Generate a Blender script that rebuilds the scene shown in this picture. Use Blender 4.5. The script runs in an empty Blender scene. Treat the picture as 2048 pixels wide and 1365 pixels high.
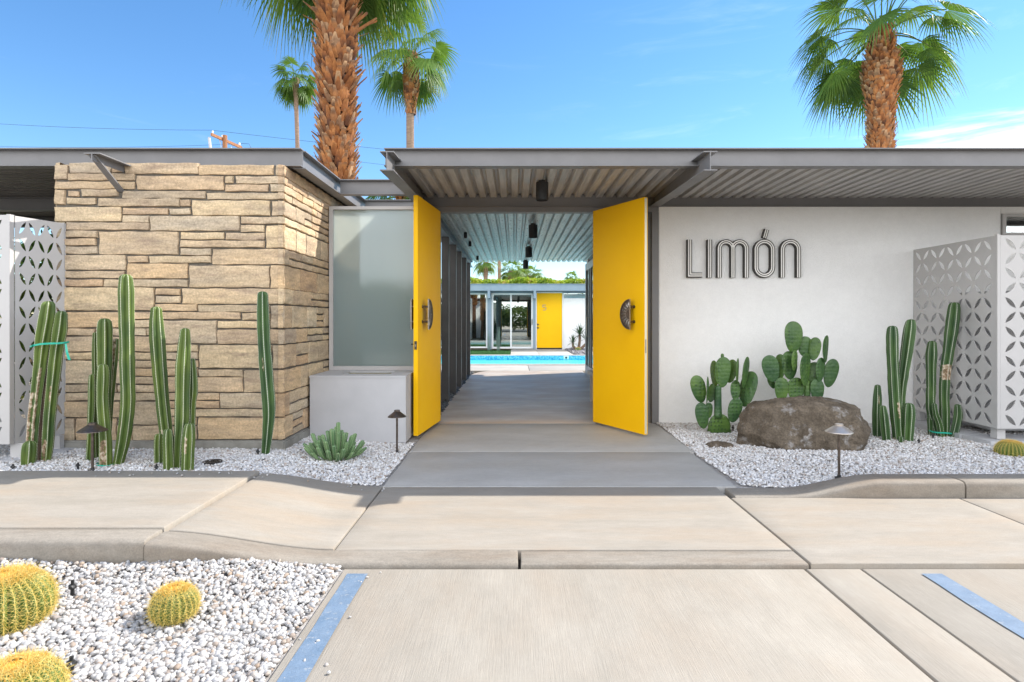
import bpy, bmesh, math, random
import numpy as np
from mathutils import Vector, Matrix
S = bpy.context.scene
R = math.radians

# ------------------------------------------------------------ camera
cam_d = bpy.data.cameras.new('camera'); cam = bpy.data.objects.new('camera', cam_d)
S.collection.objects.link(cam); S.camera = cam
CAMZ = 1.2
cam.location = (0, 0, CAMZ); cam.rotation_euler = (R(90), 0, 0)
cam_d.sensor_width = 36; cam_d.lens = 36*1180/2048
cam_d.shift_x = -4/2048; cam_d.shift_y = -42.5/2048
cam_d.clip_start = .05; cam_d.clip_end = 3000
S.render.resolution_x = 1024; S.render.resolution_y = 682

# ------------------------------------------------------------ sky, sun, exposure
sun_dir = Vector((1.0, .43, 1.0)).normalized()       # towards the sun
elev = math.asin(sun_dir.z)
W = bpy.data.worlds.new('World'); S.world = W; W.use_nodes = True
nt = W.node_tree; N = nt.nodes; LK = nt.links
bg = N['Background']; bg.inputs['Strength'].default_value = .122
sky = N.new('ShaderNodeTexSky'); sky.sky_type = 'NISHITA'; sky.sun_disc = False
sky.sun_elevation = elev; sky.sun_rotation = math.atan2(sun_dir.x, sun_dir.y)
sky.air_density = 1.0; sky.dust_density = .05; sky.ozone_density = 3.0
def wn(t, **k):
    n = N.new(t)
    for a, b in k.items(): setattr(n, a, b)
    return n
tc = wn('ShaderNodeTexCoord')
mp = wn('ShaderNodeMapping'); LK.new(tc.outputs['Generated'], mp.inputs[0])
mp.inputs['Rotation'].default_value = (R(8), R(17), R(20)); mp.inputs['Scale'].default_value = (1.4, 3.0, 11)
n1 = wn('ShaderNodeTexNoise'); n1.inputs['Scale'].default_value = 3.1; n1.inputs['Detail'].default_value = 9; n1.inputs['Roughness'].default_value = .62; n1.inputs['Distortion'].default_value = .5
LK.new(mp.outputs[0], n1.inputs['Vector'])
# a bright cirrus bank low over the horizon to the right, thin streaks above it
def dist_to(v, r0, r1):
    d = wn('ShaderNodeVectorMath', operation='DISTANCE'); d.inputs[1].default_value = v
    sc = wn('ShaderNodeVectorMath', operation='MULTIPLY'); sc.inputs[1].default_value = (1, 1, 2.3)
    LK.new(tc.outputs['Generated'], sc.inputs[0]); LK.new(sc.outputs[0], d.inputs[0])
    m = wn('ShaderNodeMapRange'); m.inputs[1].default_value = r0; m.inputs[2].default_value = r1
    m.inputs[3].default_value = 1; m.inputs[4].default_value = 0; m.interpolation_type = 'SMOOTHSTEP'
    LK.new(d.outputs['Value'], m.inputs[0]); return m
v = Vector((.80, 1, .262)).normalized(); m1 = dist_to((v.x, v.y, v.z*2.3), .02, .27)
v = Vector((.72, 1, .40)).normalized(); m2 = dist_to((v.x, v.y, v.z*2.3), .10, .75)
def mth(op, a, b, clamp=False):
    m = wn('ShaderNodeMath', operation=op); m.use_clamp = clamp
    for i, q in enumerate((a, b)):
        if isinstance(q, (int, float)): m.inputs[i].default_value = q
        else: LK.new(q, m.inputs[i])
    return m.outputs[0]
def rng(a, lo, hi):
    m = wn('ShaderNodeMapRange'); m.inputs[1].default_value = lo; m.inputs[2].default_value = hi; LK.new(a, m.inputs[0]); m.interpolation_type = 'SMOOTHSTEP'
    return m.outputs[0]
bank = rng(mth('ADD', mth('MULTIPLY', m1.outputs[0], .60), mth('MULTIPLY', n1.outputs[0], .78)), .66, 1.04)
streak = mth('MULTIPLY', mth('MULTIPLY', rng(n1.outputs[0], .50, .78), m2.outputs[0]), .12)
wisp = mth('MULTIPLY', rng(n1.outputs[0], .62, .85), .05)
cl = mth('MAXIMUM', mth('MAXIMUM', bank, streak), wisp)
mx = wn('ShaderNodeMix', data_type='RGBA'); LK.new(cl, mx.inputs[0])
hs = wn('ShaderNodeHueSaturation'); hs.inputs['Saturation'].default_value = 1.2; hs.inputs['Value'].default_value = 1.0
LK.new(sky.outputs[0], hs.inputs['Color'])
LK.new(hs.outputs[0], mx.inputs[6]); mx.inputs[7].default_value = (8.6, 8.9, 9.3, 1)
# bright cloud sheet added behind the viewer, unseen, to fill the shaded facade
sep = wn('ShaderNodeSeparateXYZ'); LK.new(tc.outputs['Generated'], sep.inputs[0])
n3 = wn('ShaderNodeTexNoise'); n3.inputs['Scale'].default_value = 2.6; n3.inputs['Detail'].default_value = 7; LK.new(mp.outputs[0], n3.inputs['Vector'])
north = mth('MULTIPLY', rng(mth('MULTIPLY', sep.outputs[1], -1), .05, .45), mth('SUBTRACT', 1, mth('MULTIPLY', rng(sep.outputs[2], .55, .9), .7)))
sheet = mth('MULTIPLY', north, mth('ADD', mth('MULTIPLY', rng(n3.outputs[0], .3, .65), .45), .55))
mx3 = wn('ShaderNodeMix', data_type='RGBA'); LK.new(sheet, mx3.inputs[0]); LK.new(mx.outputs[2], mx3.inputs[6]); mx3.inputs[7].default_value = (14.6, 14.6, 14.8, 1)
LK.new(mx3.outputs[2], bg.inputs['Color'])
sd = bpy.data.lights.new('sun', 'SUN'); sd.energy = 3.9; sd.angle = R(.53); sd.color = (1, .94, .86)
so = bpy.data.objects.new('sun', sd); S.collection.objects.link(so)
so.rotation_euler = (-sun_dir).to_track_quat('-Z', 'Y').to_euler()
S.view_settings.view_transform = 'Standard'; S.view_settings.look = 'None'
S.view_settings.exposure = 1.0; S.view_settings.gamma = 1; S.view_settings.use_curve_mapping = False
S.render.engine = 'CYCLES'
S.cycles.max_bounces = 8; S.cycles.diffuse_bounces = 5; S.cycles.glossy_bounces = 4; S.cycles.transparent_max_bounces = 12
S.cycles.caustics_reflective = False; S.cycles.caustics_refractive = False

# ------------------------------------------------------------ helpers
C = S.collection
F = 1180.0
def at(px, py, Y):                       # photo pixel at distance Y -> point in the place
    return Vector(((px-1028)/F*Y, Y, CAMZ-(py-640)/F*Y))
def tag(o, label=None, cat=None, group=None, kind=None):
    if label: o['label'] = label
    if cat: o['category'] = cat
    if group: o['group'] = group
    if kind: o['kind'] = kind
    return o
def empty(name, loc, label, cat, group=None, rz=0):
    o = bpy.data.objects.new(name, None); C.objects.link(o); o.location = loc; o.rotation_euler = (0, 0, rz)
    o.empty_display_size = .1
    return tag(o, label, cat, group)
def newobj(name, me, mat=None, parent=None, sharp=None):
    o = bpy.data.objects.new(name, me); C.objects.link(o)
    if mat: me.materials.append(mat)
    if parent:
        o.parent = parent
        if parent.type == 'EMPTY': o.matrix_parent_inverse = parent_inv(parent)
        else: o.matrix_parent_inverse = parent_inv(parent)
    if sharp is not None:
        me.polygons.foreach_set('use_smooth', [True]*len(me.polygons)); me.set_sharp_from_angle(angle=R(sharp))
    return o
def parent_inv(p):
    M = p.matrix_basis.copy(); q = p
    while q.parent:
        M = q.parent.matrix_basis @ q.matrix_parent_inverse @ M if False else q.parent.matrix_basis @ M; q = q.parent
    return M.inverted() if p.type == 'EMPTY' else Matrix()
class MB:
    """collects pieces of ONE mesh in world space"""
    def __init__(s): s.v = []; s.f = []; s.t = []
    def add(s, vs, fs, t=0.0):
        b = len(s.v); s.v.extend([tuple(q) for q in vs]); s.f.extend([tuple(i+b for i in f) for f in fs])
        if isinstance(t, (int, float)): s.t.extend([t]*len(vs))
        else: s.t.extend(t)
        return s
    def box(s, x0, x1, y0, y1, z0, z1, t=0.0, bev=0.0):
        if bev:
            bm = bmesh.new(); bmesh.ops.create_cube(bm, size=1)
            for q in bm.verts: q.co = ((x0+x1)/2+q.co.x*(x1-x0), (y0+y1)/2+q.co.y*(y1-y0), (z0+z1)/2+q.co.z*(z1-z0))
            bmesh.ops.bevel(bm, geom=bm.edges[:], offset=bev, segments=2, affect='EDGES')
            bm.verts.index_update(); s.add([q.co[:] for q in bm.verts], [[q.index for q in f.verts] for f in bm.faces], t); bm.free(); return s
        vs = [(x, y, z) for z in (z0, z1) for y in (y0, y1) for x in (x0, x1)]
        return s.add(vs, [(0,2,3,1),(4,5,7,6),(0,1,5,4),(2,6,7,3),(0,4,6,2),(1,3,7,5)], t)
    def obox(s, org, ux, uy, uz, dx, dy, dz, bev=0.0, t=0.0):
        m = MB().box(dx[0], dx[1], dy[0], dy[1], dz[0], dz[1], bev=bev)
        org = Vector(org); ux = Vector(ux); uy = Vector(uy); uz = Vector(uz)
        return s.add([org+ux*a+uy*b+uz*c for a, b, c in m.v], m.f, t)
    def prism(s, poly, axis, a0, a1, t=0.0):
        """poly of (u,v); axis 'x': (a,u,v)  'y': (u,a,v)  'z': (u,v,a)"""
        n = len(poly); f = {'x': lambda a, u, v: (a, u, v), 'y': lambda a, u, v: (u, a, v), 'z': lambda a, u, v: (u, v, a)}[axis]
        vs = [f(a0, *p) for p in poly]+[f(a1, *p) for p in poly]
        fs = [tuple(range(n)), tuple(range(2*n-1, n-1, -1))]+[(i, n+i, n+(i+1) % n, (i+1) % n) for i in range(n)]
        return s.add(vs, fs, t)
    def ibeam(s, axis, c, a0, a1, zb, zt, fw, tf=.009, tw=.008):
        h = fw/2; w = tw/2
        p = [(-h, zb), (h, zb), (h, zb+tf), (w, zb+tf), (w, zt-tf), (h, zt-tf), (h, zt), (-h, zt), (-h, zt-tf), (-w, zt-tf), (-w, zb+tf), (-h, zb+tf)]
        return s.prism([(c+u, v) for u, v in p], axis, a0, a1)
    def tube(s, pts, rad, n=10, cap=True, t=0.0):
        pts = [Vector(p) for p in pts]
        if isinstance(rad, (int, float)): rad = [rad]*len(pts)
        vs = []; fs = []; up = None
        for i, p in enumerate(pts):
            d = (pts[min(i+1, len(pts)-1)]-pts[max(i-1, 0)]).normalized()
            if up is None:
                up = Vector((0, 0, 1)) if abs(d.z) < .9 else Vector((1, 0, 0))
            a = d.cross(up).normalized(); b = a.cross(d).normalized(); up = b
            for k in range(n):
                q = 2*math.pi*k/n; vs.append(p+(a*math.cos(q)+b*math.sin(q))*rad[i])
        for i in range(len(pts)-1):
            for k in range(n):
                fs.append((i*n+k, i*n+(k+1) % n, (i+1)*n+(k+1) % n, (i+1)*n+k))
        if cap: fs += [tuple(range(n-1, -1, -1)), tuple((len(pts)-1)*n+k for k in range(n))]
        return s.add(vs, fs, t)
    def lathe(s, c, prof, n=24, t=0.0):
        vs = [(c[0]+r*math.cos(2*math.pi*k/n), c[1]+r*math.sin(2*math.pi*k/n), c[2]+z) for r, z in prof for k in range(n)]
        fs = [(i*n+k, i*n+(k+1) % n, (i+1)*n+(k+1) % n, (i+1)*n+k) for i in range(len(prof)-1) for k in range(n)]
        fs += [tuple(range(n-1, -1, -1)), tuple((len(prof)-1)*n+k for k in range(n))]
        return s.add(vs, fs, t)
    def build(s, name, mat, parent=None, sharp=None, label=None):
        me = bpy.data.meshes.new(name)
        me.from_pydata(s.v, [], s.f)
        if any(s.t):
            a = me.attributes.new('tint', 'FLOAT', 'POINT'); a.data.foreach_set('value', np.array(s.t, dtype=np.float32))
        me.update()
        o = newobj(name, me, mat, parent, sharp)
        if label: o['label'] = label
        return o
def npmesh(name, V, Fq, mat, tint=None, parent=None, smooth=False):
    """V (n,3); Fq (m,k) of one polygon size"""
    me = bpy.data.meshes.new(name); V = np.asarray(V, dtype=np.float32); Fq = np.asarray(Fq, dtype=np.int32); k = Fq.shape[1]
    me.vertices.add(len(V)); me.vertices.foreach_set('co', V.ravel())
    me.loops.add(Fq.size); me.loops.foreach_set('vertex_index', Fq.ravel())
    me.polygons.add(len(Fq)); me.polygons.foreach_set('loop_start', np.arange(0, Fq.size, k, dtype=np.int32)); me.polygons.foreach_set('loop_total', np.full(len(Fq), k, dtype=np.int32))
    if smooth: me.polygons.foreach_set('use_smooth', np.ones(len(Fq), dtype=bool))
    if tint is not None:
        a = me.attributes.new('tint', 'FLOAT', 'POINT'); a.data.foreach_set('value', np.asarray(tint, dtype=np.float32))
    me.update(); me.validate()
    return newobj(name, me, mat, parent)
def struct(o): o['kind'] = 'structure'; return o

# ------------------------------------------------------------ materials
def mat(name, c1, c2=None, scale=6, rough=.6, metal=0, bump=0, bscale=60, stretch=(1, 1, 1), spec=.5, detail=6,
        c3=None, scale3=1.2, tintramp=None, contrast=(.35, .65), bstretch=(1, 1, 1), coat=0, transl=0, r2=None, pos=False, f3=(.45, .7), speck=0, sscale=120, sstretch=(1, 1, 1)):
    m = bpy.data.materials.new(name); m.use_nodes = True; t = m.node_tree; n = t.nodes; l = t.links
    b = n['Principled BSDF']; b.inputs['Roughness'].default_value = rough; b.inputs['Metallic'].default_value = metal
    b.inputs['Specular IOR Level'].default_value = spec
    if coat: b.inputs['Coat Weight'].default_value = coat; b.inputs['Coat Roughness'].default_value = .08
    if pos: tc = n.new('ShaderNodeNewGeometry').outputs['Position']
    else: tc = n.new('ShaderNodeTexCoord').outputs['Object']
    def noise(sc, st, det=detail, rg=.6):
        mp = n.new('ShaderNodeMapping'); mp.inputs['Scale'].default_value = st; l.new(tc, mp.inputs[0])
        x = n.new('ShaderNodeTexNoise'); x.inputs['Scale'].default_value = sc; x.inputs['Detail'].default_value = det; x.inputs['Roughness'].default_value = rg
        l.new(mp.outputs[0], x.inputs['Vector']); return x.outputs['Fac']
    col = None
    def ramp(fac, cs, lo, hi):
        r = n.new('ShaderNodeValToRGB'); l.new(fac, r.inputs[0]); e = r.color_ramp.elements
        k = len(cs)
        e[0].position = lo; e[0].color = (*cs[0], 1); e[1].position = hi; e[1].color = (*cs[-1], 1)
        for i in range(1, k-1):
            q = e.new(lo+(hi-lo)*i/(k-1)); q.color = (*cs[i], 1)
        return r.outputs[0]
    def mix(f, a, b_, mode='MIX'):
        x = n.new('ShaderNodeMix'); x.data_type = 'RGBA'; x.blend_type = mode
        for i, q in ((0, f), (6, a), (7, b_)):
            if isinstance(q, (int, float)): x.inputs[i].default_value = q
            elif isinstance(q, tuple): x.inputs[i].default_value = (*q, 1)
            else: l.new(q, x.inputs[i])
        return x.outputs[2]
    if tintramp:
        a = n.new('ShaderNodeAttribute'); a.attribute_name = 'tint'
        col = ramp(a.outputs['Fac'], tintramp, 0, 1)
        if c2: 
            nz = ramp(noise(scale, stretch), (c1, c2), *contrast); col = mix(1.0, col, nz, 'MULTIPLY')
    elif c2: col = ramp(noise(scale, stretch), (c1, c2), *contrast)
    if c3:
        r = n.new('ShaderNodeMapRange'); r.inputs[1].default_value = f3[0]; r.inputs[2].default_value = f3[1]; l.new(noise(scale3, stretch, 8, .65), r.inputs[0])
        col = mix(r.outputs[0], col if col is not None else c1, c3)
    if speck:
        col = mix(1.0, col if col is not None else c1, ramp(noise(sscale, sstretch, 4, .75), ((1-speck,)*3, (1+speck*.6,)*3), .34, .66), 'MULTIPLY')
        col = mix(1.0, col, ramp(noise(sscale*.16, stretch, 6, .7), ((1-speck*.7,)*3, (1+speck*.4,)*3), .36, .64), 'MULTIPLY')
    if col is None: b.inputs['Base Color'].default_value = (*c1, 1)
    else: l.new(col, b.inputs['Base Color'])
    if r2 is not None:
        r = n.new('ShaderNodeMapRange'); r.inputs[3].default_value = rough; r.inputs[4].default_value = r2; l.new(noise(scale*1.7, stretch), r.inputs[0]); l.new(r.outputs[0], b.inputs['Roughness'])
    if bump:
        bp = n.new('ShaderNodeBump'); bp.inputs['Strength'].default_value = 1; bp.inputs['Distance'].default_value = bump
        l.new(noise(bscale, bstretch, 5, .65), bp.inputs['Height']); l.new(bp.outputs[0], b.inputs['Normal'])
    if transl:
        tr = n.new('ShaderNodeBsdfTranslucent'); ms = n.new('ShaderNodeMixShader'); ms.inputs[0].default_value = transl
        if col is not None:
            l.new(mix(1.0, col, (1.5, 1.35, .6), 'MULTIPLY'), tr.inputs[0])
        else: tr.inputs[0].default_value = (*c1, 1)
        l.new(b.outputs[0], ms.inputs[1]); l.new(tr.outputs[0], ms.inputs[2]); l.new(ms.outputs[0], n['Material Output'].inputs[0])
    return m
M = {}
M['steel'] = mat('grey_painted_steel', (.165, .162, .165), (.20, .197, .20), 3, .42, bump=.0006, bscale=180, contrast=(.3, .7), r2=.55)
M['finsteel'] = mat('dark_fin_steel', (.075, .073, .072), (.10, .097, .095), 3, .45)
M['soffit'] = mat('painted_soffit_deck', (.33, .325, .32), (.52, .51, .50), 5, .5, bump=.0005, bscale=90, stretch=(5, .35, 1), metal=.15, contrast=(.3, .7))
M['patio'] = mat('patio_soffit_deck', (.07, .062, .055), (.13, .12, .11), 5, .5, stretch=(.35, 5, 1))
M['galv'] = mat('galvanised_deck', (.46, .53, .53), (.66, .72, .72), 9, .42, metal=.35, bump=.0004, bscale=90, stretch=(4, .6, 1))
M['roof'] = mat('roof_membrane', (.5, .48, .45), (.6, .58, .55), 3, .8)
M['stucco'] = mat('white_stucco', (.87, .865, .85), (.92, .915, .90), 2.2, .85, bump=.005, bscale=75, contrast=(.3, .7), spec=.25, speck=.03, sscale=90)
M['yellow'] = mat('yellow_door_paint', (.86, .475, .001), (.90, .51, .002), 1.6, .42, bump=.0004, bscale=60, bstretch=(1, 1, .15), spec=.2, r2=.55)
M['edgemetal'] = mat('door_edge_strip', (.62, .58, .46), None, rough=.35, metal=.3)
M['bronze'] = mat('dark_bronze', (.095, .075, .062), (.16, .13, .11), 30, .34, metal=.8, bump=.0004, bscale=200)
M['brlight'] = mat('worn_bronze_ridge', (.36, .33, .30), (.22, .2, .18), 40, .35, metal=.8)
M['black'] = mat('black_metal', (.018, .018, .019), (.03, .03, .03), 20, .42, spec=.4)
M['conc_walk'] = mat('sidewalk_concrete', (.285, .257, .215), (.345, .312, .265), 3.0, .85, bump=.0018, bscale=130, c3=(.335, .278, .215), scale3=1.6, contrast=(.3, .7), stretch=(.6, 2.2, 1), detail=9, spec=.25, speck=.075)
M['conc_kerb'] = mat('kerb_concrete', (.245, .219, .182), (.31, .279, .235), 3.0, .85, bump=.0018, bscale=130, c3=(.235, .19, .145), scale3=1.6, contrast=(.3, .7), stretch=(.6, 2.2, 1), detail=9, spec=.25, speck=.16)  # stained, and darkened below the walk's tone to stand in for kerb-face shade
M['conc_lot'] = mat('parking_concrete', (.30, .272, .228), (.36, .328, .278), 3.0, .85, bump=.0022, bscale=26, bstretch=(9, .35, 1), sstretch=(1.3, .03, 1), c3=(.335, .29, .235), scale3=1.3, contrast=(.3, .7), stretch=(1.6, .8, 1), detail=9, spec=.25, speck=.05)
M['conc_path'] = mat('entry_path_concrete', (.345, .335, .315), (.415, .405, .385), 2.5, .62, bump=.0012, bscale=90, c3=(.355, .335, .30), contrast=(.3, .7), stretch=(.8, 1.6, 1), detail=9, spec=.3, speck=.1)
M['conc_hall'] = mat('corridor_concrete', (.40, .32, .245), (.60, .53, .45), 2.1, .46, bump=.0008, bscale=70, c3=(.46, .33, .22), scale3=1.1, contrast=(.32, .68), stretch=(.8, 1.25, 1), detail=9, r2=.5)
M['conc_deck'] = mat('pool_deck_concrete', (.42, .39, .345), (.50, .465, .41), 1.6, .8, bump=.001, bscale=80, spec=.3)
M['conc_plinth'] = mat('plinth_concrete', (.20, .19, .165), (.31, .30, .265), 7, .9, bump=.006, bscale=28)
M['blue'] = mat('blue_stall_paint', (.115, .18, .265), (.155, .22, .305), 14, .75, bump=.001, bscale=160, c3=(.27, .30, .33), scale3=30, f3=(.58, .70), speck=.12)
M['joint'] = mat('dark_joint_sand', (.07, .055, .045), (.11, .09, .07), 30, .95)
M['sand'] = mat('desert_ground', (.36, .30, .23), (.46, .39, .31), .8, .95, bump=.01, bscale=12)
M['bedbase'] = mat('gravel_base', (.30, .28, .26), (.48, .46, .44), 45, .95, bump=.01, bscale=60)
WHITEP = ((0.434, 0.427, 0.42), (0.35, 0.35, 0.35), (0.49, 0.476, 0.462), (0.42, 0.385, 0.35), (0.504, 0.497, 0.49), (0.476, 0.462, 0.441), (0.336, 0.252, 0.182), (0.252, 0.252, 0.259), (0.476, 0.462, 0.441), (0.504, 0.497, 0.483))
M['pebble'] = mat('white_marble_pebble', (.90, .90, .90), (1, 1, 1), 55, .65, tintramp=WHITEP, spec=.35)
M['chip'] = mat('white_stone_chip', (.84, .84, .83), (.98, .98, .97), 60, .7, tintramp=((.76, .76, .77), (.56, .56, .58), (.84, .83, .83), (.46, .43, .40), (.86, .86, .87), (.36, .29, .24), (.78, .78, .78)), spec=.3)
M['darkpeb'] = mat('black_river_pebble', (.8, .8, .8), (1, 1, 1), 30, .45, tintramp=((.035, .04, .042), (.07, .075, .08), (.05, .05, .05), (.11, .115, .12)))
M['greypeb'] = mat('grey_pebble', (.8, .8, .8), (1, 1, 1), 30, .7, tintramp=((.16, .15, .16), (.28, .26, .27), (.2, .18, .18), (.4, .38, .38)))
M['mortar'] = mat('grey_mortar', (.095, .083, .068), (.16, .145, .12), 25, .95, bump=.004, bscale=70)
M['white'] = mat('white_frame_paint', (.78, .80, .80), None, rough=.4)
M['bluesteel'] = mat('bluegrey_steel', (.20, .27, .33), (.24, .31, .37), 3, .5)
M['screen'] = mat('screen_powder_coat', (.46, .45, .44), (.49, .48, .47), 2, .45, bump=.0004, bscale=200)
M['box'] = mat('grey_fibre_cement', (.42, .42, .43), (.48, .48, .49), 4, .6, bump=.0008, bscale=120, contrast=(.25, .75))
M['letterdark'] = mat('sign_bronze', (.03, .026, .022), None, rough=.45, metal=.4)
M['letterwhite'] = mat('sign_white_inlay', (.88, .86, .82), None, rough=.5)
M['benchwood'] = mat('bench_slab', (.42, .37, .32), (.55, .5, .44), 5, .55, stretch=(5, .5, 1))
def glassmat(name, tint, refl, rough=.0, trans=1.0, base=(.02, .03, .03)):
    m = bpy.data.materials.new(name); m.use_nodes = True; t = m.node_tree; n = t.nodes; l = t.links; n.remove(n['Principled BSDF'])
    g = n.new('ShaderNodeBsdfGlossy'); g.inputs['Roughness'].default_value = rough; g.inputs[0].default_value = (.95, 1, .99, 1)
    tr = n.new('ShaderNodeBsdfTransparent'); tr.inputs[0].default_value = (*tint, 1)
    lw = n.new('ShaderNodeLayerWeight'); lw.inputs[0].default_value = .35
    mr = n.new('ShaderNodeMapRange'); mr.inputs[3].default_value = refl; mr.inputs[4].default_value = 1; l.new(lw.outputs['Fresnel'], mr.inputs[0])
    ms = n.new('ShaderNodeMixShader'); l.new(mr.outputs[0], ms.inputs[0]); l.new(tr.outputs[0], ms.inputs[1]); l.new(g.outputs[0], ms.inputs[2])
    l.new(ms.outputs[0], n['Material Output'].inputs[0]); return m
M['glass'] = glassmat('clear_window_glass', (.80, .88, .86), .22)
M['glassdark'] = glassmat('courtyard_window_glass', (.55, .66, .63), .34)
# frosted entry panel: lets light through, with a clear reflecting face
m = bpy.data.materials.new('frosted_glass'); m.use_nodes = True; t = m.node_tree; n = t.nodes; l = t.links; n.remove(n['Principled BSDF'])
tl = n.new('ShaderNodeBsdfTranslucent'); tl.inputs[0].default_value = (.93, .97, .93, 1)
df = n.new('ShaderNodeBsdfDiffuse'); df.inputs[0].default_value = (.42, .52, .52, 1)
gl = n.new('ShaderNodeBsdfGlossy'); gl.inputs['Roughness'].default_value = .07; gl.inputs[0].default_value = (.9, .97, .97, 1)
a1 = n.new('ShaderNodeMixShader'); a1.inputs[0].default_value = .30; l.new(tl.outputs[0], a1.inputs[1]); l.new(df.outputs[0], a1.inputs[2])
a2 = n.new('ShaderNodeMixShader'); a2.inputs[0].default_value = .07; l.new(a1.outputs[0], a2.inputs[1]); l.new(gl.outputs[0], a2.inputs[2])
l.new(a2.outputs[0], n['Material Output'].inputs[0]); M['frost'] = m
# pool water surface: clear tinted sheet with ripples
m = bpy.data.materials.new('pool_water'); m.use_nodes = True; t = m.node_tree; n = t.nodes; l = t.links; n.remove(n['Principled BSDF'])
g = n.new('ShaderNodeBsdfGlossy'); g.inputs['Roughness'].default_value = .03
tr = n.new('ShaderNodeBsdfTransparent'); tr.inputs[0].default_value = (.66, .98, 1.0, 1)
fr = n.new('ShaderNodeFresnel'); fr.inputs[0].default_value = 1.33
nz = n.new('ShaderNodeTexNoise'); nz.inputs['Scale'].default_value = 3.5; nz.inputs['Detail'].default_value = 3
tcw = n.new('ShaderNodeTexCoord'); l.new(tcw.outputs['Object'], nz.inputs['Vector'])
bp = n.new('ShaderNodeBump'); bp.inputs['Distance'].default_value = .03; l.new(nz.outputs[0], bp.inputs['Height']); l.new(bp.outputs[0], g.inputs['Normal']); l.new(bp.outputs[0], fr.inputs['Normal'])
hf = n.new('ShaderNodeMath'); hf.operation = 'MULTIPLY'; hf.inputs[1].default_value = .3; l.new(fr.outputs[0], hf.inputs[0])
ms = n.new('ShaderNodeMixShader'); l.new(hf.outputs[0], ms.inputs[0]); l.new(tr.outputs[0], ms.inputs[1]); l.new(g.outputs[0], ms.inputs[2]); l.new(ms.outputs[0], n['Material Output'].inputs[0]); M['water'] = m
M['plaster'] = mat('pool_plaster', (.42, .84, .88), (.50, .90, .93), 2, .7)
M['tile'] = mat('pool_tile', (.05, .33, .55), (.20, .58, .75), 30, .2, contrast=(.45, .55), detail=0)
# ============================================================ GROUND, WALKS, LOT
def sstep(x, a, b):
    t = min(1, max(0, (x-a)/(b-a))); return t*t*(3-2*t)
def walk_z(x):                                   # sidewalk height: kerb height on the left, flush at the entry
    return .10*(1-sstep(x, -1.86, -.93))
def slab(mb, X0, X1, Y0, Y1, zf, th=.15, r=.007, rf=None, dx=.12, dy=.3):
    """concrete slab with eased edges; rf = radius of the rounded front (low-Y) edge"""
    rf = rf or r
    def ticks(a, b, ra, rb, d):
        q = [(a, ra)]
        for ang in (30, 60, 90): q.append((a+ra*(1-math.cos(R(ang))) if ra > .012 else a+ra*ang/90, ra*(1-math.sin(R(ang)))))
        k = max(1, int((b-a)/d))
        for i in range(1, k): q.append((a+ra+(b-a-ra-rb)*i/k, 0))
        for ang in (90, 60, 30): q.append((b-rb*(1-math.cos(R(ang))) if rb > .012 else b-rb*ang/90, rb*(1-math.sin(R(ang)))))
        q.append((b, rb)); return q
    xs = ticks(X0, X1, r, r, dx); ys = ticks(Y0, Y1, rf, r, dy)
    nx, ny = len(xs), len(ys); vs = []; fs = []
    for y, dy_ in ys:
        for x, dx_ in xs: vs.append((x, y, zf(x, y)-max(dx_, dy_)))
    for j in range(ny-1):
        for i in range(nx-1): fs.append((j*nx+i, j*nx+i+1, (j+1)*nx+i+1, (j+1)*nx+i))
    ring = [(0, i) for i in range(nx)]+[(j, nx-1) for j in range(1, ny)]+[(ny-1, i) for i in range(nx-2, -1, -1)]+[(j, 0) for j in range(ny-2, 0, -1)]
    b = len(vs)
    for j, i in ring: x, y, z = vs[j*nx+i]; vs.append((x, y, z-th))
    n = len(ring)
    for k in range(n):
        a = ring[k]; c = ring[(k+1) % n]
        fs.append((a[0]*nx+a[1], b+k, b+(k+1) % n, c[0]*nx+c[1]))
    mb.add(vs, fs)
# bare desert ground, with the opening of the pool left out
g = MB()
PX0, PX1, PY0, PY1 = -9.0, 9.0, 15.7, 19.75
for (x0, x1, y0, y1) in ((-400, 400, -300, PY0-.05), (-400, PX0-.05, PY0-.05, PY1+.05), (PX1+.05, 400, PY0-.05, PY1+.05), (-400, 400, PY1+.05, 900)):
    g.add([(x0, y0, -.09), (x1, y0, -.09), (x1, y1, -.09), (x0, y1, -.09)], [(0, 1, 2, 3)])
struct(g.build('ground', M['sand']))
jt = MB().box(-12, 9, .1, 4.25, -.088, -.05)      # dark sand in the joints
struct(jt.build('joint_bedding', M['joint']))
w = MB()
slab(w, -12, -4.4, 3.095, 4.25, lambda x, y: .112, r=.006)
slab(w, -4.392, -1.835, 3.095, 4.255, lambda x, y: .112, r=.006)
slab(w, -1.813, -.948, 3.097, 4.25, lambda x, y: walk_z(x)-.002, r=.006, dx=.05)
slab(w, -.935, 1.452, 3.080, 4.235, lambda x, y: 0.0, r=.005)
slab(w, 1.463, 2.985, 2.905, 3.975, lambda x, y: .001, r=.005)
slab(w, 2.995, 9, 2.905, 3.975, lambda x, y: .0, r=.006)
o = struct(w.build('sidewalk', M['conc_walk'], sharp=50)); o['label'] = 'sandy concrete sidewalk dropping to a ramp at the entry'
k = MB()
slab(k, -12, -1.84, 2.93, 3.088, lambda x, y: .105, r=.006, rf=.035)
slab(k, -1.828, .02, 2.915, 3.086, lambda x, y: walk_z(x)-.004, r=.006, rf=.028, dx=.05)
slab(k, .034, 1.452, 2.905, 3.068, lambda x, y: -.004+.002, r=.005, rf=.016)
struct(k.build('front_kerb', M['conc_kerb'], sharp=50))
def kz(x, y): return .10*sstep(x, 1.85, 2.55)+.004
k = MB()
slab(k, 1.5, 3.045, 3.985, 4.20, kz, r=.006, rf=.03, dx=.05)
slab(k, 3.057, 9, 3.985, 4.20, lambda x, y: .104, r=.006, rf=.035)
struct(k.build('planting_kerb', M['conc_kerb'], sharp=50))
p = MB()
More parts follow.
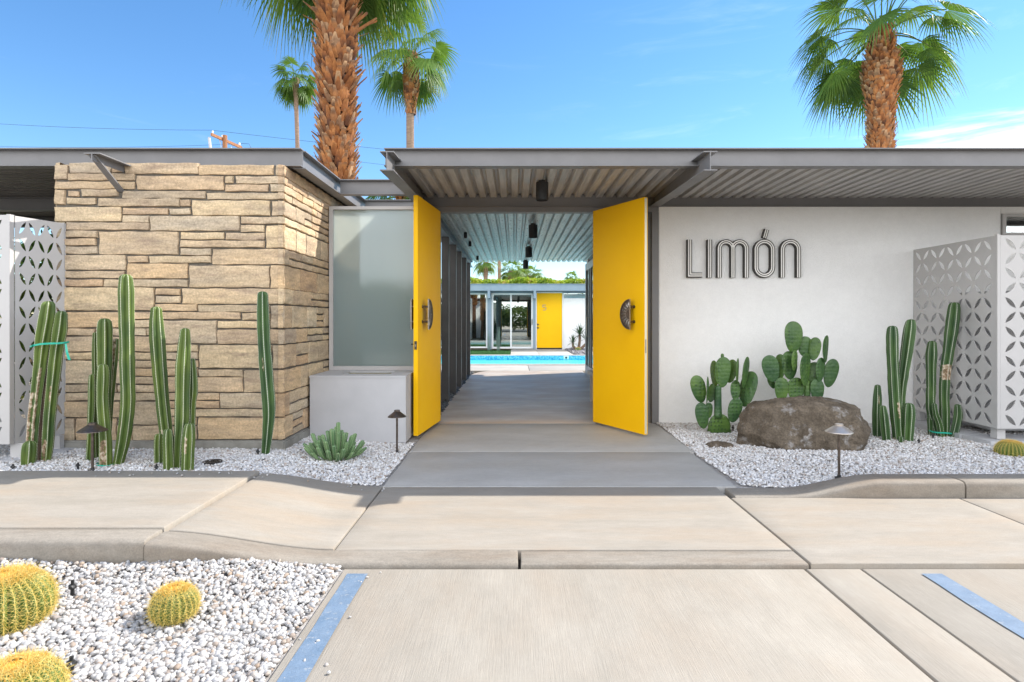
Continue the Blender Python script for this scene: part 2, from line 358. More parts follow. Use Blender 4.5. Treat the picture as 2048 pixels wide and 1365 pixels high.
lot = lambda x, y: -.022
slab(p, -.835, 1.422, -3, 2.895, lot, r=.006, dx=.6, dy=.8); slab(p, 1.433, 1.697, -3, 2.895, lot, r=.004, dy=.8); slab(p, 1.707, 12, -3, 2.895, lot, r=.004, dx=.8, dy=.8)
slab(p, -14, 12, -9, -3.02, lot, r=.004, dx=2, dy=2)
o = struct(p.build('parking_lot', M['conc_lot'], sharp=50)); o['label'] = 'pale broomed concrete parking bays'
# painted stall lines with uneven rolled edges
def stripe(name, X0, X1, Y0, Y1, seed):
    rn = random.Random(seed); n = 60; vs = []; a = b = 0
    for i in range(n+1):
        y = Y0+(Y1-Y0)*i/n; a = .7*a+rn.uniform(-.0025, .0025); b = .7*b+rn.uniform(-.0018, .0018)
        vs += [(X0+a+.005*math.sin(i*.35+seed), y, -.0175), (X1+b, y, -.0175)]
    mb = MB().add(vs, [(2*i, 2*i+1, 2*i+3, 2*i+2) for i in range(n)])
    return struct(mb.build(name, M['blue']))
stripe('stall_line', -.800, -.703, -3, 2.83, 1); stripe('stall_line', 1.955, 2.052, -3, 2.83, 4)
road = MB().add([(-120, -30, -.06), (120, -30, -.06), (120, -9.1, -.06), (-120, -9.1, -.06)], [(0, 1, 2, 3)])
struct(road.build('street', mat('street_asphalt', (.05, .05, .05), (.08, .08, .08), 3, .9)))
# entry path and corridor floor
p = MB()
slab(p, -.945, 1.60, 4.245, 5.36, lambda x, y: 0.0, r=.004)
slab(p, -.95, 1.635, 5.366, 6.83, lambda x, y: 0.0, r=.004)
o = struct(p.build('entry_path', M['conc_path'], sharp=50))
p = MB()
slab(p, -.955, 1.60, 6.84, 8.66, lambda x, y: -.001, r=.003)
pts = [(-.955, 8.665), (1.60, 8.665), (1.60, 10.78), (1.60, 13.9), (-.55, 13.9), (-.78, 13.6), (-.90, 13.15), (-.94, 12.6), (-.945, 10.78)]
p.prism(pts, 'z', -.12, -.001)
struct(p.build('corridor_floor', M['conc_hall'], sharp=50))
d = MB()
for (x0, x1) in ((-9, -3.2), (-3.19, .36), (.37, 3.9), (3.91, 9)):
    slab(d, x0, x1, 13.915, 15.55, lambda x, y: 0.0, r=.006, dx=1, dy=.5)
slab(d, -9, 9, 15.555, 15.78, lambda x, y: .022, r=.012, dx=1)
slab(d, -9, 9, 19.70, 19.95, lambda x, y: .022, r=.012, dx=1)
slab(d, -.12, .87, 20.0, 24.0, lambda x, y: 0.0, r=.006, dx=.5); slab(d, .88, 2.05, 20.0, 24.0, lambda x, y: 0.0, r=.006, dx=.5)
struct(d.build('pool_deck', M['conc_deck'], sharp=50))
# pool basin, tile band, water
b = MB()
x0, x1, y0, y1, zb = -9, 9, 15.79, 19.69, -1.2
b.add([(x0, y0, zb), (x1, y0, zb), (x1, y1, zb), (x0, y1, zb)], [(0, 1, 2, 3)])
zt = -.15
for q in ([(x0, y1, zb), (x1, y1, zb), (x1, y1, zt), (x0, y1, zt)], [(x0, y0, zb), (x1, y0, zb), (x1, y0, zt), (x0, y0, zt)], [(x0, y0, zb), (x0, y1, zb), (x0, y1, zt), (x0, y0, zt)], [(x1, y0, zb), (x1, y1, zb), (x1, y1, zt), (x1, y0, zt)]):
    b.add(q, [(0, 1, 2, 3)])
struct(b.build('pool_basin', M['plaster']))
t = MB(); n = 118
for i in range(n):                                # waterline tiles, two courses on the far wall
    for j in range(2):
        a = x0+(x1-x0)*i/n
        t.box(a+.006, a+(x1-x0)/n-.006, y1-.012, y1+.0, -.15+.078*j+.004, -.15+.078*(j+1)-.004)
t.box(x0, x1, y1-.004, y1+.004, -.15, .0)
struct(t.build('pool_waterline_tiles', M['tile']))
wt = MB().add([(x0, y0, -.085), (x1, y0, -.085), (x1, y1-.013, -.085), (x0, y1-.013, -.085)], [(0, 1, 2, 3)])
struct(wt.build('pool_water', M['water']))
# ------------------------------------------------------------ gravel
def bed_z(x, y):
    return .085*(1-sstep(x, -2.25, -1.0))*sstep(y, 4.1, 4.3) if x < 0 else .012*math.sin(x*3.1)*math.sin(y*2.7)-.006
b = MB()
def bedmesh(X0, X1, Y0, Y1, zf, n=24):
    vs = [(X0+(X1-X0)*i/n, Y0+(Y1-Y0)*j/n, zf(X0+(X1-X0)*i/n, Y0+(Y1-Y0)*j/n)) for j in range(n+1) for i in range(n+1)]
    b.add(vs, [(j*(n+1)+i, j*(n+1)+i+1, (j+1)*(n+1)+i+1, (j+1)*(n+1)+i) for j in range(n) for i in range(n)])
bedmesh(-9, -.95, 4.255, 6.8, lambda x, y: bed_z(x, y)-.012)
bedmesh(1.6, 9, 4.2, 6.85, lambda x, y: bed_z(x, y)-.012)
bedmesh(-9, -.84, -2, 2.93, lambda x, y: -.035)
struct(b.build('planting_bed', M['bedbase']))
g2 = MB(); g2.box(-2.2, -.955, 6.9, 13.8, -.086, -.03); struct(g2.build('corridor_bed', mat('bed_soil', (.05, .045, .04), (.08, .07, .06), 30, .95)))
g2 = MB(); g2.box(2.06, 7, 20.0, 24, -.086, -.02); struct(g2.build('courtyard_bed', M['greypeb']))
def ico(sub):
    bm = bmesh.new(); bmesh.ops.create_icosphere(bm, subdivisions=sub, radius=1); bm.verts.index_update()
    v = np.array([q.co[:] for q in bm.verts]); f = np.array([[q.index for q in p.verts] for p in bm.faces]); bm.free(); return v, f
def pebbles(name, mt, n, sample, zf, s0, s1, seed, sub=1, flat=.62, var=.22, smooth=False, lift=.25):
    rg = np.random.default_rng(seed); v, f = ico(sub)
    xy = sample(rg, n); n = len(xy)
    protos = []
    for k in range(24):
        d = 1+rg.normal(0, var, len(v))*.8 if sub == 1 else 1+var*(np.sin(v@rg.normal(0, 2.2, 3))+.6*np.sin(v@rg.normal(0, 3.5, 3)))
        protos.append(v*np.clip(d, .55, 1.5)[:, None])
    protos = np.array(protos); pv = protos[rg.integers(0, 24, n)]
    sz = s0+(s1-s0)*rg.random(n)**1.8
    ax = np.stack([sz*(1+.45*rg.random(n)), sz*(.8+.3*rg.random(n)), sz*(flat+.25*rg.random(n))], 1)
    pv = pv*ax[:, None, :]
    th = rg.random(n)*2*np.pi; tl = rg.normal(0, .4, n); t2 = rg.normal(0, .4, n)
    c, s_ = np.cos(tl)[:, None], np.sin(tl)[:, None]; y, z = pv[..., 1]*c-pv[..., 2]*s_, pv[..., 1]*s_+pv[..., 2]*c; x = pv[..., 0]
    c, s_ = np.cos(t2)[:, None], np.sin(t2)[:, None]; x, z = x*c-z*s_, x*s_+z*c
    c, s_ = np.cos(th)[:, None], np.sin(th)[:, None]; x, y = x*c-y*s_, x*s_+y*c
    zz = np.array([zf(a, b_) for a, b_ in xy])+rg.random(n)*sz*.9+lift*sz
    V = np.stack([x+xy[:, 0:1], y+xy[:, 1:2], z+zz[:, None]], -1).reshape(-1, 3)
    Fq = (f[None]+(np.arange(n)*len(v))[:, None, None]).reshape(-1, 3)
    tt = np.repeat(rg.random(n), len(v))
    o = npmesh(name, V, Fq, mt, tt, None, smooth); o['kind'] = 'stuff'; return o
def rects(rs, keep=None):
    def f(rg, n):
        A = np.array([(r[1]-r[0])*(r[3]-r[2]) for r in rs]); k = rg.choice(len(rs), n, p=A/A.sum()); r = np.array(rs)[k]
        u = rg.random((n, 2)); xy = np.stack([r[:, 0]+(r[:, 1]-r[:, 0])*u[:, 0], r[:, 2]+(r[:, 3]-r[:, 2])*u[:, 1]], 1)
        return xy[keep(xy)] if keep else xy
    return f
edge = lambda xy: (np.abs(xy[:, 0]) < .93*xy[:, 1]+.35)
o = pebbles('gravel', M['chip'], 34000, rects([(-5.2, -.962, 4.27, 5.12), (-1.99, -.965, 5.1, 5.72), (-5.2, -3.97, 5.1, 5.6)]), bed_z, .0062, .0125, 3, 1, var=.16); o['label'] = 'white angular stone chips around the left cacti'
o = pebbles('gravel', M['chip'], 62000, rects([(1.645, 6.2, 4.215, 6.84)], lambda xy: edge(xy) & (xy[:, 1] > 4.27-.3*(xy[:, 0]-1.64)) ), bed_z, .0062, .0125, 5, 1, var=.16); o['label'] = 'white angular stone chips around the boulder'
o = pebbles('gravel', M['pebble'], 42000, rects([(-3.9, -.85, .9, 2.915)], lambda xy: np.abs(xy[:, 0]) < .93*xy[:, 1]+.9), lambda x, y: -.028+.012*math.sin(x*4)*math.sin(y*5)+.03*sstep(y, 2.7, 2.92)*sstep(-x, .9, 1.4), .0056, .0125, 7, 2, flat=.66, var=.13, smooth=True); o['label'] = 'rounded white marble pebbles with a few orange ones'
o = pebbles('gravel', M['darkpeb'], 3600, rects([(-1.6, -.94, 6.95, 13.6)]), lambda x, y: -.03, .016, .034, 9, 2, smooth=True, var=.1); o['label'] = 'dark river pebbles under the steel fins'
o = pebbles('gravel', M['greypeb'], 2200, rects([(2.07, 4.2, 20.1, 23.9)]), lambda x, y: -.02, .03, .06, 11, 1); o['label'] = 'grey stones beside the far yellow door'
rs_ = random.Random(3)
def stray(rg, n): return np.array([(-.835+abs(rs_.gauss(0, .10)), rs_.uniform(1.3, 2.85)) if rs_.random() < .6 else (rs_.uniform(-3, -.9), 4.2-abs(rs_.gauss(0, .05))) for _ in range(n)])
o = pebbles('stray_gravel', M['pebble'], 46, stray, lambda x, y: (.112 if x < -1.84 else walk_z(x)) if y > 3 else -.022, .004, .008, 17, 2, smooth=True, var=.1); o['label'] = 'a few stray white pebbles on the concrete beside the gravel'
# artificial turf strip by the pool
rg = np.random.default_rng(4); n = 9000
bx = rg.uniform(-3.2, -.13, n); by = 20.05+(rg.random(n)**1.6)*2.7; h = rg.uniform(.03, .06, n); a = rg.random(n)*6.28; lx = rg.normal(0, .02, n)
V = np.stack([np.stack([bx-.006*np.cos(a), by-.006*np.sin(a), 0*h], 1), np.stack([bx+.006*np.cos(a), by+.006*np.sin(a), 0*h], 1), np.stack([bx+lx, by+rg.normal(0, .02, n), h], 1)], 1).reshape(-1, 3)
M['turf'] = mat('turf_blades', (1, 1, 1), None, rough=.7, tintramp=((.02, .10, .02), (.05, .17, .03)))
o = npmesh('lawn', V, np.arange(3*n).reshape(-1, 3), M['turf'], np.repeat(rg.random(n), 3)); o['kind'] = 'stuff'; o['label'] = 'strip of green turf across the pool'
t = MB(); slab(t, -9, -.13, 20.0, 22.8, lambda x, y: .004, r=.004, dx=1); struct(t.build('lawn_base', mat('turf_base', (.015, .07, .015), (.03, .10, .02), 40, .9)))

# ============================================================ STONE WALL
Ys = 5.1; XL = -3.963; XR = -2.0
st = [ # front face stones, photo pixels x0,x1,y0,y1
(111,136,331,359),(141,222,327,347),(226,249,335,345),(251,397,327,348),(399,547,331,350),(553,565,331,352),
(138,270,348,361),(275,448,353,380),(452,467,354,367),(473,565,354,368),(452,537,370,383),(542,565,370,384),(111,270,364,378),
(111,131,381,409),(137,158,383,393),(165,236,380,393),(246,411,383,397),(415,565,387,399),(136,193,397,409),(198,360,398,413),(362,381,401,413),
(386,540,402,431),(545,565,403,431),(111,243,415,443),(247,337,417,429),(341,381,418,429),(247,299,432,445),(302,479,433,462),(483,565,435,448),(483,529,451,464),(533,565,452,496),
(111,130,446,475),(134,299,446,460),(134,196,462,475),(111,192,478,491),(111,195,494,508),(200,357,464,509),(362,448,466,479),(452,529,467,480),(362,529,482,495),(362,422,498,511),(426,565,499,529),
(111,252,511,540),(257,296,513,525),(300,422,513,526),(256,376,528,557),(380,539,532,575),(542,565,532,577),(111,250,543,556),(111,206,560,573),(210,376,560,574),
(111,309,576,621),(313,361,578,590),(313,361,593,606),(366,565,578,608),(313,395,609,622),(398,540,611,624),(543,565,612,656),
(111,250,625,655),(254,481,625,638),(485,540,627,640),(254,322,641,655),(325,433,642,687),(437,540,643,656),(436,565,660,688),
(111,190,658,671),(193,292,658,671),(295,322,658,671),(111,190,674,703),(193,322,674,703),(325,396,690,703),(325,396,706,719),(400,543,691,736),(547,565,691,736),
(111,322,706,719),(111,266,722,767),(270,396,722,735),(268,330,738,752),(334,396,738,752),(399,486,740,753),(270,330,755,768),(334,486,755,784),(489,540,741,784),(544,565,741,785),
(111,234,770,784),(238,330,771,784),(111,330,787,801),(334,438,787,800),(334,438,803,816),(441,543,787,816),(546,565,788,833),
(111,240,804,834),(244,264,804,849),(268,330,804,849),(334,543,819,833),(333,393,836,850),(397,565,836,878),(111,150,837,880),(153,233,837,880),(236,264,852,880),(267,330,852,880),(333,393,853,878)]
M['stone'] = mat('sandstone', (.74, .75, .78), (1.06, 1.02, .95), 3.2, .88, bump=.006, bscale=34, stretch=(.7, .7, 3.2), bstretch=(.5, .5, 1.6), detail=10, spec=.2,
    tintramp=((.66, .51, .335), (.49, .40, .29), (.71, .56, .36), (.59, .49, .36), (.67, .49, .30), (.53, .44, .325), (.60, .42, .26), (.68, .57, .41)), contrast=(.28, .66), c3=(.33, .24, .175), scale3=3.4, f3=(.52, .74), speck=.26, sscale=55)
rn = random.Random(12)
def stone(mb, O, U, V, Nn, w, h, tint, corner=0):
    """rough-faced block: O corner, U along, V up, Nn outward"""
    d0 = rn.uniform(.009, .017); nu = max(4, int(w/.022)); nv = max(4, int(h/.022)); rr = .006+rn.random()*.002
    ph = [rn.uniform(0, 6.28) for _ in range(6)]; tl = rn.uniform(-.006, .006)
    us = [0, .004, rr]+[rr+(w-2*rr)*i/nu for i in range(1, nu)]+[w-rr, w-.004, w]; vs_ = [0, .003, rr*.8]+[rr*.8+(h-1.6*rr)*i/nv for i in range(1, nv)]+[h-rr*.8, h-.003, h]
    P = []; wob = .004
    for j, v in enumerate(vs_):
        for i, u in enumerate(us):
            eu = min(u, w-u); ev = min(v, h-v); e = min(eu, ev)
            if corner == 1: e = min(u, ev)
            if corner == 2: e = min(w-u, ev)
            dep = -.03 if e <= 0 else d0*(1-math.exp(-e/.0022))
            if e > .005:
                dep += .0011*math.sin(u*31+ph[0]+3*math.sin(v*23+ph[1]))+.0008*math.sin(v*61+ph[2]+2*math.sin(u*17+ph[3]))+.0010*math.sin((u*1.7+v*2.3)*70+ph[4])+tl*(u/w-.5)+rn.uniform(-.0017, .0017)
            uu = u+(wob*math.sin(v*40+ph[5]) if 0 < e and eu < .02 else 0); vv = v+(wob*.6*math.sin(u*22+ph[4]) if ev < .02 else 0)
            P.append(O+U*uu+V*vv+Nn*dep)
    nx = len(us); ny = len(vs_)
    mb.add(P, [(j*nx+i, j*nx+i+1, (j+1)*nx+i+1, (j+1)*nx+i) for j in range(ny-1) for i in range(nx-1)], tint)
SW = empty('stone_wall', ((XL+XR)/2, 6.3, .05), 'tan sandstone wall of long flat blocks in grey mortar behind the columnar cacti', 'wall')
mb = MB()
rows = []
for (x0, x1, y0, y1) in st:
    a = at(x0-.8, y1+.75, Ys); b_ = at(x1+.8, y0-.75, Ys)
    if x1 == 565: b_.x = XR+.022; rows.append((a.z, b_.z))
    tt = rn.random()
    if (x0, y0) == (226, 335): tt = .82
    stone(mb, Vector((a.x, Ys, a.z)), Vector((1, 0, 0)), Vector((0, 0, 1)), Vector((0, -1, 0)), b_.x-a.x, b_.z-a.z, tt, corner=1 if x1 == 565 else 0)
rows.sort()
for (z0, z1) in rows:                            # the return face, coursed from the same corner stones
    y = Ys-.022; H = z1-z0; first = True
    while y < 7.45:
        L = rn.uniform(.12, .5) if H < .08 else rn.uniform(.2, .55)
        if first: L = rn.choice((.14, .3, .22, .42))
        L = min(L, 7.5-y)
        subs = [(z0, z1)] if (H < .1 or first or rn.random() < .45) else ([(z0, z0+H*.42), (z0+H*.42+.012, z1)] if H < .16 or rn.random() < .5 else [(z0, z0+H*.28), (z0+H*.28+.012, z0+H*.62), (z0+H*.62+.012, z1)])
        for (a, c) in subs: stone(mb, Vector((XR, y, a)), Vector((0, 1, 0)), Vector((0, 0, 1)), Vector((1, 0, 0)), L-.003, c-a, rn.random(), corner=1 if first else 0)
        y += L+.004; first = False
y = Ys                                            # left return, mostly hidden by the screen
z = .16
while z < 2.5:
    yy = Ys+.0
    while yy < 7.3:
        L = rn.uniform(.3, .6); stone(mb, Vector((XL, yy+L, z)), Vector((0, -1, 0)), Vector((0, 0, 1)), Vector((-1, 0, 0)), L-.01, .13, rn.random()); yy += L
    z += .142
mb.build('stones', M['stone'], SW, sharp=40)
mo = MB().box(XL+.004, XR-.004, Ys+.006, 7.5, .1, 2.535); mo.build('mortar_core', M['mortar'], SW)
pl = MB().box(XL-.03, XR+.035, Ys-.045, 7.52, -.05, .160, bev=.012); pl.build('plinth', M['conc_plinth'], SW)
# steel outrigger bracket fixed on the stone
BR = empty('steel_bracket', (-3.36, 5.1, 2.5), 'small grey steel outrigger bracket with diagonal brace on the stone wall', 'bracket')
a = MB().box(-3.43, -3.30, 4.70, 5.12, 2.523, 2.532).box(-3.369, -3.361, 4.70, 5.12, 2.47, 2.524); a.build('arm', M['steel'], BR)
p0, p1 = Vector((-3.372, 4.72, 2.515)), Vector((-3.395, 5.10, 2.31)); dd = (p1-p0)
a = MB().obox(p0, dd.normalized(), (1, 0, 0), dd.normalized().cross(Vector((1, 0, 0))), (0, dd.length), (-.028, .028), (-.006, .006)); a.build('brace', M['steel'], BR)

# ============================================================ ENTRY BUILDING
YW = 6.85
EB = empty('entry_building', (0, 8, 0), 'low white mid-century entry building with grey steel beams and corrugated overhang', 'building')
def part(name, mb, mt, sharp=None, label=None, parent=None): return mb.build(name, M[mt] if isinstance(mt, str) else mt, parent or EB, sharp, label)
# stucco walls
w = MB(); zt = 2.518
w.box(1.683, 5.655, YW, YW+.2, -.02, zt, bev=.006); w.box(5.655, 7.0, YW+.0005, YW+.2, -.02, 2.18); w.box(5.655, 7.0, YW+.0005, YW+.2, 2.43, zt); w.box(7.0, 9, YW, YW+.2, -.02, zt)
part('front_wall', w, 'stucco', label='white stucco front wall')
for bb in ((1.62, 1.80, YW+.2, 9.25, -.02, 2.6), (1.66, 9, 13.3, 13.5, -.02, 2.6), (9, 9.2, YW, 13.5, -.02, 2.6)): part('side_wall', MB().box(*bb), 'stucco')
w = MB(); w.box(1.8, 9, YW+.2, 13.3, -.08, .0); part('room_floor', w, 'conc_hall')
w = MB(); w.box(-2.9, -2.75, 7.52, 13.0, -.02, 2.58); w.box(-2.75, -2.02, 7.515, 7.6, -.02, 2.5); part('garden_wall', w, 'stucco')
# high window in the front wall
wf = MB().box(5.66, 6.995, YW-.02, YW+.05, 2.395, 2.425).box(5.66, 6.995, YW-.02, YW+.05, 2.185, 2.21).box(5.66, 5.70, YW-.02, YW+.05, 2.21, 2.395).box(6.95, 6.995, YW-.02, YW+.05, 2.21, 2.395)
wo = part('window', wf, 'screen'); gp = MB().box(5.70, 6.95, YW+.01, YW+.016, 2.21, 2.395).build('pane', M['glassdark'], wo)
# steel
FY = 5.24
f1 = MB().ibeam('x', FY, -1.143, 9.5, 2.553, 2.712, .11); part('fascia_beam', f1, 'steel', label='long grey steel fascia beam over entry and sign wall')
f2 = MB().ibeam('x', FY, -9, -1.874, 2.553, 2.712, .11); part('fascia_beam', f2, 'steel', label='grey steel fascia beam above the stone wall')
f3 = MB().ibeam('y', -1.905, FY, 7.6, 2.540, 2.700, .11); part('fascia_beam', f3, 'steel', label='grey steel side fascia beam running back over the stone wall')
for x in (-1.057, 1.632):                         # outriggers, falling a little towards their free ends
    q = MB().ibeam('y', x, 4.90, YW+.04, 2.512, 2.674, .115); q.v = [(a_, b_, c_+(b_-YW)*.0369) for a_, b_, c_ in q.v]; part('cantilever_beam', q, 'steel')
for y in (6.32, 7.38): part('cross_beam', MB().ibeam('x', y, -1.86, -1.12, 2.535, 2.693, .10), 'steel')
h = MB().box(-1.11, 9.2, YW-.012, YW+.08, 2.521, 2.655).box(-1.11, 9.2, YW-.045, YW+.08, 2.656, 2.666).box(-1.11, 9.2, YW-.030, YW+.08, 2.510, 2.5205); part('header_beam', h, 'steel')
h = MB().box(-1.0, 1.68, YW-.005, YW+.12, 2.452, 2.5095, bev=.003); part('door_head_frame', h, 'steel')
for (x0, x1) in ((-1.0, -.905), (1.60, 1.6805), (.955, 1.0)): part('door_jamb', MB().box(x0, x1, YW-.004, YW+.12, -.01, 2.4515, bev=.003), 'steel')
part('side_panel', MB().box(1.003, 1.597, YW+.05, YW+.058, .0, 2.45), 'steel')
# corrugated decks
def deck(X0, X1, Y0, Y1, z, pitch=.122, dep=.038, along='y'):
    mb = MB(); a0, a1 = (X0, X1) if along == 'y' else (Y0, Y1); b0, b1 = (Y0, Y1) if along == 'y' else (X0, X1)
    prof = []; x = a0
    while x < a1:
        prof += [(x, z), (x+pitch*.52, z), (x+pitch*.66, z+dep), (x+pitch*.86, z+dep)]; x += pitch
    vs = []; fs = []
    ns = max(1, int((b1-b0)/1.0))
    for k in range(ns+1):
        b_ = b0+(b1-b0)*k/ns
        for (p, q) in prof: vs.append((p, b_, q) if along == 'y' else (b_, p, q))
    n = len(prof)
    for k in range(ns):
        for i in range(n-1): fs.append((k*n+i, k*n+i+1, (k+1)*n+i+1, (k+1)*n+i))
    return mb.add(vs, fs)
part('overhang_deck', deck(-1.0, 1.575, FY+.01, YW-.01, 2.618), 'soffit', label='weathered corrugated soffit over the doors')
part('overhang_deck', deck(1.69, 9.2, FY+.01, YW-.01, 2.610), 'soffit', label='weathered corrugated soffit over the sign wall')
part('ceiling_deck', deck(-1.05, 1.86, YW+.09, 13.95, 2.565), 'galv', label='bright galvanised corrugated ceiling of the corridor')
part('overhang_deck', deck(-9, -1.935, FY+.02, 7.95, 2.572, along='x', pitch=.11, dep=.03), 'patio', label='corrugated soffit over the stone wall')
part('roof_slab', MB().box(-1.10, 9.2, FY+.0, 7.0, 2.660, 2.700).box(-1.10, 1.95, 7.0, 14.0, 2.615, 2.70).box(1.95, 9.2, 7.0, 13.6, 2.60, 2.70), 'roof')
part('roof_slab', MB().box(-9, -1.93, FY+.02, 8.0, 2.612, 2.695), 'roof')
part('ceiling_edge_beam', MB().ibeam('y', -1.01, YW+.09, 13.9, 2.43, 2.56, .09), 'bluesteel'); part('ceiling_edge_beam', MB().ibeam('y', 1.74, 9.3, 13.9, 2.43, 2.56, .09), 'bluesteel')
part('roof_edge_flashing', MB().add([(-1.10, 6.95, 2.70), (-1.10, 14.0, 2.70), (-1.22, 14.02, 2.50), (-1.22, 6.95, 2.50)], [(0, 1, 2, 3)]).add([(1.95, 9.2, 2.70), (1.95, 14.0, 2.70), (1.70, 14.02, 2.52), (1.72, 9.2, 2.52)], [(0, 1, 2, 3)]), 'galv')
part('cross_beam', MB().ibeam('x', 6.62, -9, -3.98, 2.42, 2.565, .1), 'steel'); part('cross_beam', MB().ibeam('x', 7.9, -9, -3.98, 2.44, 2.56, .1), 'steel')
# deck screws in rows under the ceiling
sc = MB()
for j, y in enumerate([7.4+.72*i for i in range(9)]):
    for i in range(24): x = -1.05+.122*i+.0317; sc.lathe((x, y, 2.5605), [(.004, 0), (.006, .002), (.006, .005)], 6)
part('deck_screws', sc, 'black')['kind'] = 'stuff'
# steel fins along the corridor
for i, y in enumerate((7.72, 8.72, 9.63, 10.6, 11.68, 12.72)):
    part('fin', MB().box(-1.072, -.966+(.02 if i > 1 else 0), y, y+.10, -.03, 2.43, bev=.004), 'finsteel')
# glazed side of the corridor on the right
gz = MB().box(1.58, 1.64, 13.0, 13.09, -.01, 2.43).box(1.585, 1.635, 9.26, 13.0, 2.28, 2.43).box(1.585, 1.635, 9.26, 13.0, 0, .20).box(1.585, 1.635, 12.25, 12.31, .2, 2.28).box(1.585, 1.635, 12.52, 12.58, .2, 2.28).box(1.585, 1.635, 10.6, 10.66, .2, 2.28).box(1.585, 1.635, 9.26, 9.33, .2, 2.28)
go = part('glazing_frame', gz, 'screen'); MB().box(1.606, 1.612, 9.33, 13.0, .2, 2.28).build('pane', M['glass'], go)
MB().tube([(1.585, 12.42, 1.25), (1.53, 12.42, 1.25), (1.53, 12.42, .85), (1.585, 12.42, .85)], .012, 8).build('pull_handle', M['edgemetal'], go)
# frosted glass panel over the planter
gf = MB().box(-2.0+.025, -1.0, 6.30, 6.37, 2.378, 2.412).box(-1.975, -1.0, 6.30, 6.37, .662, .705).box(-1.975, -1.935, 6.30, 6.37, .705, 2.378).box(-1.04, -1.0, 6.30, 6.37, .705, 2.378)
gfo = part('glass_screen', gf, 'screen', label='pale steel frame of the frosted glass screen'); MB().box(-1.935, -1.04, 6.33, 6.342, .705, 2.378).build('pane', M['frost'], gfo)
part('jamb_panel', MB().box(-1.03, -.99, 6.37, YW, -.01, 2.45), 'steel')
# ------------------------------------------------------------ yellow pivot doors
def half_disc_handle(parent, org, ud, nn, up, s):
    """half-moon pull: org on the flat edge at mid height, ud points to the round side, nn away from the door"""
    Rr = .158; off = .062
    def poly(r, h0, h1, seg=28, r_in=None):
        pts = [(r*math.sin(math.pi*i/seg), -r*math.cos(math.pi*i/seg)) for i in range(seg+1)]
        if r_in: pts += [(r_in*math.sin(math.pi*i/seg), -r_in*math.cos(math.pi*i/seg)) for i in range(seg, -1, -1)]
        n = len(pts); vs = [org+ud*a+up*b+nn*h0 for a, b in pts]+[org+ud*a+up*b+nn*h1 for a, b in pts]
        if r_in:
            m = seg+1; fs = []
            for i in range(seg):
                a, b, c, d = i, i+1, 2*m-2-i, 2*m-1-i
                fs += [(a, b, c, d), (n+d, n+c, n+b, n+a)]
            fs += [(i, n+i, n+(i+1) % n, (i+1) % n) for i in range(n)]
        else: fs = [tuple(range(n)), tuple(range(2*n-1, n-1, -1))]+[(i, n+i, n+(i+1) % n, (i+1) % n) for i in range(n)]
        return vs, fs
    h = MB(); h.add(*poly(Rr, off, off+.008)); h.add(*poly(Rr, off+.008, off+.014, r_in=Rr-.012)); h.add(*poly(.055, off+.008, off+.012))
    pt = MB()
    for k in range(9):                           # raised petals between rim and hub
        a = R(-80+20*k); c = ud*math.cos(a)+up*math.sin(a); t_ = up*math.cos(a)-ud*math.sin(a)
        seg = 10; ring = []; 
        for q in range(seg): w_ = 2*math.pi*q/seg; ring.append(org+c*(.102+.036*math.cos(w_))+t_*(.0125*math.sin(w_)+.006*math.sin(w_*.5))+nn*(off+.008))
        pt.add(ring+[org+c*.104+nn*(off+.019)], [(q, (q+1) % seg, seg) for q in range(seg)])
    for z_ in (-.078, .078): 
        p = org+ud*.012+up*z_; h.tube([p+nn*0, p+nn*.006, p+nn*.007, p+nn*(off-.006), p+nn*off], [.017, .017, .009, .012, .013], 12)
    o = h.build('handle', M['bronze'], parent, sharp=40)
    e = MB(); e.obox(org, -ud, up, nn, (.0, .003), (-Rr, Rr), (off, off+.014)); e.add(pt.v, pt.f); e.add(*poly(.060, off+.012, off+.0155, r_in=.052)); e.build('handle_trim', M['brlight'], o)
def yellow_door(hx, hy, fx, fy, z0, z1, side, strip):
    h = Vector((hx, hy, 0)); f = Vector((fx, fy, 0)); u = (f-h).normalized(); L = (f-h).length; nn = Vector((-u.y, u.x, 0))*side; up = Vector((0, 0, 1))   # nn: corridor-facing side
    th = .046
    d = MB().obox(h, u, nn, up, (0, L), (-th, 0), (z0, z1), bev=.0025)
    D = part('door', d, 'yellow', label='open yellow pivot door on the %s' % ('right' if strip else 'left'))
    for s_, o_ in ((1, 0), (-1, -th)): half_disc_handle(D, h+u*(L-.145)+nn*o_+up*1.257, -u, nn*s_, up, s_)
    if strip:
        MB().obox(h, u, nn, up, (L-.001, L+.003), (-th+.006, -.016), (z0+.01, z1-.01)).obox(h, u, nn, up, (L-.012, L+.002), (-.0145, -.011), (z0, z1-.002)).build('edge_strip', M['edgemetal'], D)
        MB().obox(h, u, nn, up, (L+.002, L+.006), (-th+.012, -.024), (.86, 1.0)).build('strike_plate', M['brlight'], D)
    else:
        l_ = MB().obox(h, u, nn, up, (L-.085, L-.030), (0, .010), (.905, 1.0), bev=.002).obox(h, u, nn, up, (L-.066, L-.052), (.01, .04), (.945, .958)); l_.build('lock', M['black'], D)
        l_ = MB().obox(h, u, nn, up, (L, L+.003), (-.036, -.010), (.90, .985)); lo = l_.build('latch_plate', M['black'], D); MB().obox(h, u, nn, up, (L+.003, L+.010), (-.030, -.016), (.93, .952)).build('bolt', M['brlight'], D) 
yellow_door(.951, YW-.02, 1.368, 6.035, .026, 2.452, 1, True)
yellow_door(-.894, YW-.02, -1.010, 5.925, .034, 2.452, -1, False)
